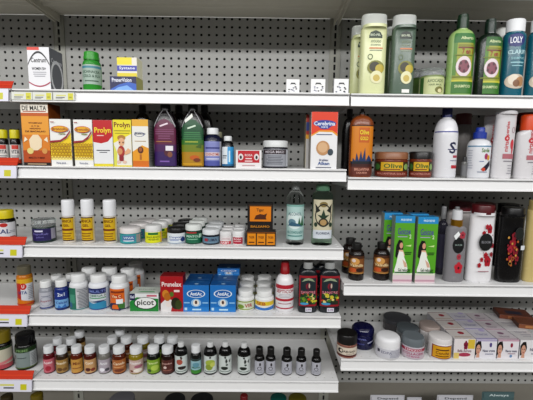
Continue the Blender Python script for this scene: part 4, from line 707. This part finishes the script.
for x0,x1,l_ in ((218.8,231.9,'dark extract bottle with black leaf drawing, nearer the lime fruit one'),(237.4,250.8,'dark extract bottle with black leaf drawing, nearer the black capped ones')):
    syr(l_,x0,x1,340 if x0<230 else 341,sq+[('P',[(.1,.9),(.3,.7),(.1,.55),(0,.7)],'#1c2420'),('P',[(.4,.7),(.7,.85),(.6,.6)],'#1c2420'),('E',-.1,.3,.45,.1,'#1f2a22'),('E',.2,.5,.15,.05,'#3c4c40'),('R',-.7,.08,.7,.13,'#7a8480')])
bl=['leftmost of the five black capped ones','second of the five black capped ones','middle of the five black capped ones','fourth of the five black capped ones','rightmost of the five black capped ones, alone at the end']
for (x0,x1,yt),l_ in zip(((254.5,264.6,345.5),(265.8,275.8,345.7),(281.4,292.4,346.5),(296.2,306.5,347),(311.5,321.4,348)),bl):
    syr('little dark extract bottle, '+l_,x0,x1,yt,[('E',.1,.75,.15,.13,'#2a2228'),('O',.0,.45,.35,.14,.3,'#4a4450'),('R',-.5,.12,.5,.17,'#8a8a92'),('R',-.5,.25,.5,.29,'#8a8a92')],cap='#0e0d0d',cw=.7,dist=.9,s0=.58,ct=.74,l=(.06,.55),base='#b9bac2')
# ---- base deck: only the tops of tall goods reach into view
def low(name,cat,lab,x0,x1,yt,dist,col,cap='#222',shp=(.78,.88,.5,.55),**k):
    return B(name,cat,lab,'D',x0,x1,yt,dist,col,shp,cap,**k)
def bag(lab,x0,x1,yt,dist,col,ink,txt):
    Y=-10+dist; xa,xb=at(x0,yt+5,Y)[0],at(x1,yt+5,Y)[0]; w=xb-xa; h=at((x0+x1)/2,yt,Y+.95)[1]-SZ['D']
    r_=thing('refill_pouch','pouch',lab if False else None,((xa+xb)/2,Y+.9,SZ['D'])); r_['label']=lab; r_['category']='pouch'
    V=[];n=14;m=10
    for j in range(m+1):
        t=j/m; d=.85*(1-t**3)+.04
        for i in range(n):
            a=2*pi*i/n; V.append((w/2*(1-.03*t)*math.copysign(abs(cos(a))**.6,cos(a)),d*math.copysign(abs(sin(a))**.8,sin(a)),h*t))
    F=[(j*n+i,j*n+(i+1)%n,(j+1)*n+(i+1)%n,(j+1)*n+i) for j in range(m) for i in range(n)]+[tuple(range(n-1,-1,-1)),tuple(range(m*n,m*n+n))]
    link('pouch_body',V,F,mat(col,.35),r_,smooth=50)
    art(r_,lambda u,z,off:(u*w/2*.9,-(.85*(1-(z/h)**3)+.05)-off,z),h*.93,h*.985,[('R',-1,0,1,1,col),('T',txt,0,.5,1.3,.62,ink)],True,zc=[h*q for q in (.8,.85,.9,.95)])
    return r_
low('oil_bottle','bottle','yellow topped bottle under the lowest shelf at lower left',30,44,391,-.2,'#7a6414','#6a5c12',shp=(.7,.93,.9,.95))  # oil bottle colours are darkened to hold the shade under the shelf
low('oil_bottle','bottle','dark topped bottle at the very lower left corner',0,14,392.5,-.2,'#2a2410','#3a3018',shp=(.7,.93,.9,.95))
low('clear_tub','tub','clear wrapped grey tub below the lowest shelf, left of its black twin',108,136,391.5,-.2,mat('#77767a',.2,trans=.3),'#6e6d72',shp=(.7,.93,.92,.95))
low('clear_tub','tub','black wrapped tub below the lowest shelf',164,186,393,-.2,'#1c1c1e','#232326',shp=(.7,.93,.92,.95))
low('clear_tub','tub','black wrapped tub right beside its twin below the lowest shelf',190,214,393,-.2,'#1c1c1e','#232326',shp=(.7,.93,.92,.95))
low('oil_bottle','bottle','bottle with shade darkened red top below the lowest shelf',240,248,393,-.2,'#5c1418','#6e1a1c',shp=(.7,.93,.9,.95))
low('oil_bottle','bottle','bottle with teal top below the lowest shelf',270,287,393,-.2,'#14625c','#115049',shp=(.7,.93,.9,.95))
low('oil_bottle','bottle','bottle with mustard yellow top below the lowest shelf',288,307,393,-.2,'#6c6414','#5c5410',shp=(.7,.93,.9,.95))
bag('white pouch with dark lettering at bottom, under the blue and white jars',372,408,394.8,1.5,'#b9b9be','#2c2e3c','Depend')
bag('white pouch with dark lettering at bottom, left of the grey rounded one',440,478,394.8,1.5,'#b9b9be','#2c2e3c','Depend')
bag('narrow white pouch between the two lettered pouches',409.5,425,397,1.5,'#b5b5ba','#8c8c96','soft')
bag('grey green rounded pouch at the bottom right',486,520,391.5,1.7,'#50686a','#c3cfd0','Always')
# ---- price tags on the shelf edges
def ptag(lab,xa,xb,z,nsq,mid=False,seed=1):
    w=xb-xa; r_=thing('price_tag',lab,'price tag',((xa+xb)/2,-10.16 if not mid else -10.1,z)); hgt=1.3 if not mid else .82; z1=-.04 if not mid else -.33
    tilt=.12 if not mid else .06
    v,f=cuboid(-w/2,w/2,-.10,.06,z1-hgt,z1); v=[(x,y-(z1-zz)*tilt-.05,zz) for x,y,zz in v]
    link('tag_holder',v,f,mat('#e3e2ee' if not mid else '#dddfd6',.25),r_)
    s=lambda u,zz,off:(u*w/2,-.10-(z1-zz)*tilt-.05-off,zz)
    bg='#e3e2ee' if not mid else '#dddfd6'
    o=[('R',-1,0,1,1,bg),('R',.4,.05,.9,.9,'#d4d01e'),('R',-.75,.3,.1,.4,'#4c4c50'),('R',-.7,.52,.2,.68,'#d9d678'),('R',-.75,.16,-.1,.22,'#8a8a92'),('R',.5,.3,.75,.45,'#a8a41c')]
    if w>4: o=[('R',-1,0,1,1,bg),('R',.68,.15,.86,.68,'#cfcb22'),('R',.2,.28,.5,.4,'#4c4c50'),('R',.1,.52,.5,.68,'#d9d678'),('R',-.6,.3,-.2,.4,'#4c4c50')]
    art(r_,s,z1-hgt,z1,o,False,name='tag_print'); return r_
def talker(lab,xb,z,zz=.0):
    r_=thing('shelf_strip',lab,'shelf label',(-5,-10.0,z)); 
    v,f=cuboid(-6,xb+5,-.22,-.16,.03,.85); v=[(x,y+(q)*.55,q) for x,y,q in v]
    o=link('strip_body',v,f,mat('#c83804',.8),r_)
    v,f=cuboid(-6,xb+5,-.26,-.22,.38,.48); v=[(x,y+(q)*.55,q) for x,y,q in v]; link('strip_ridge',v,f,mat('#d8440e',.8),o)
for i,n_ in enumerate(('top visible','second','third','fourth','lowest')):
    z=SZ['L%d'%(i+1)]
    ptag('long white shelf price tag at the far left on the %s shelf edge'%n_,-8,-.15+(.25 if i else 0),z,1)
    talker('orange plastic strip clipped above the %s shelf edge at far left'%n_,[.1,.1,.35,.3,.1][i],z)
for i,(p0,p1,l_) in enumerate(((12.5,33,'small white and yellow price tag below the white multivitamin carton'),(33.5,53,'small white and yellow price tag, middle of three on the top middle shelf edge'),(54,75,'small white and yellow price tag farthest right on the top middle shelf edge'))):
    ptag(l_,at(p0,95,-10.1)[0],at(p1,95,-10.1)[0],SZ['M1'],1,True)
# ---- rear partition behind the shelving, lift the whole place so that the floor lies at zero
wb=link('wall_back',*cuboid(-150,190,1.2,3,-62,60),mat('#b9b6ac',.7,grain=.03)); tag(wb,kind='structure')
# countable repeats of one kind on one shelf share a group
KEYS = {}
for o in [q for q in COL.objects if q.parent is None and q.get('category')]:
    stem = o.name.split('.')[0]; z = o.location.z/U; x = o.location.x/U
    lev = min(SZ, key=lambda k: abs(SZ[k]-z-.001)+(100 if (k[0] == 'R') != (x > 36 and k != 'D') and k != 'D' else 0)+(100 if k[0] == 'M' and x < 0 else 0)+(100 if k[0] == 'L' and x > 0 else 0))
    KEYS.setdefault((stem, 'all' if stem in ('shelf', 'pegboard_panel', 'upright_post', 'price_tag', 'shelf_strip') else lev[0].replace('L', 'M')+lev[1:]), []).append(o)
WHERE = {'M1': 'top visible middle shelf', 'M2': 'second middle shelf', 'M3': 'third middle shelf', 'M4': 'fourth middle shelf', 'M5': 'lowest middle shelf',
         'R1': 'top right shelf', 'R2': 'second right shelf', 'R3': 'third right shelf', 'R4': 'lowest right shelf', 'D': 'base deck', 'all': 'shop fixture'}
for (stem, lev), os_ in KEYS.items():
    if len(os_) > 1:
        w = stem.replace('_', ' '); w = {'box': w+'es', 'uch': w+'es', 'elf': w[:-1]+'ves' if w.endswith('f') else w}.get(w[-3:], w+'s')
        for o in os_: o['group'] = '%s on the %s' % (w, WHERE[lev])
for o in list(COL.objects):
    if o.parent is None: o.location.z += 62*U
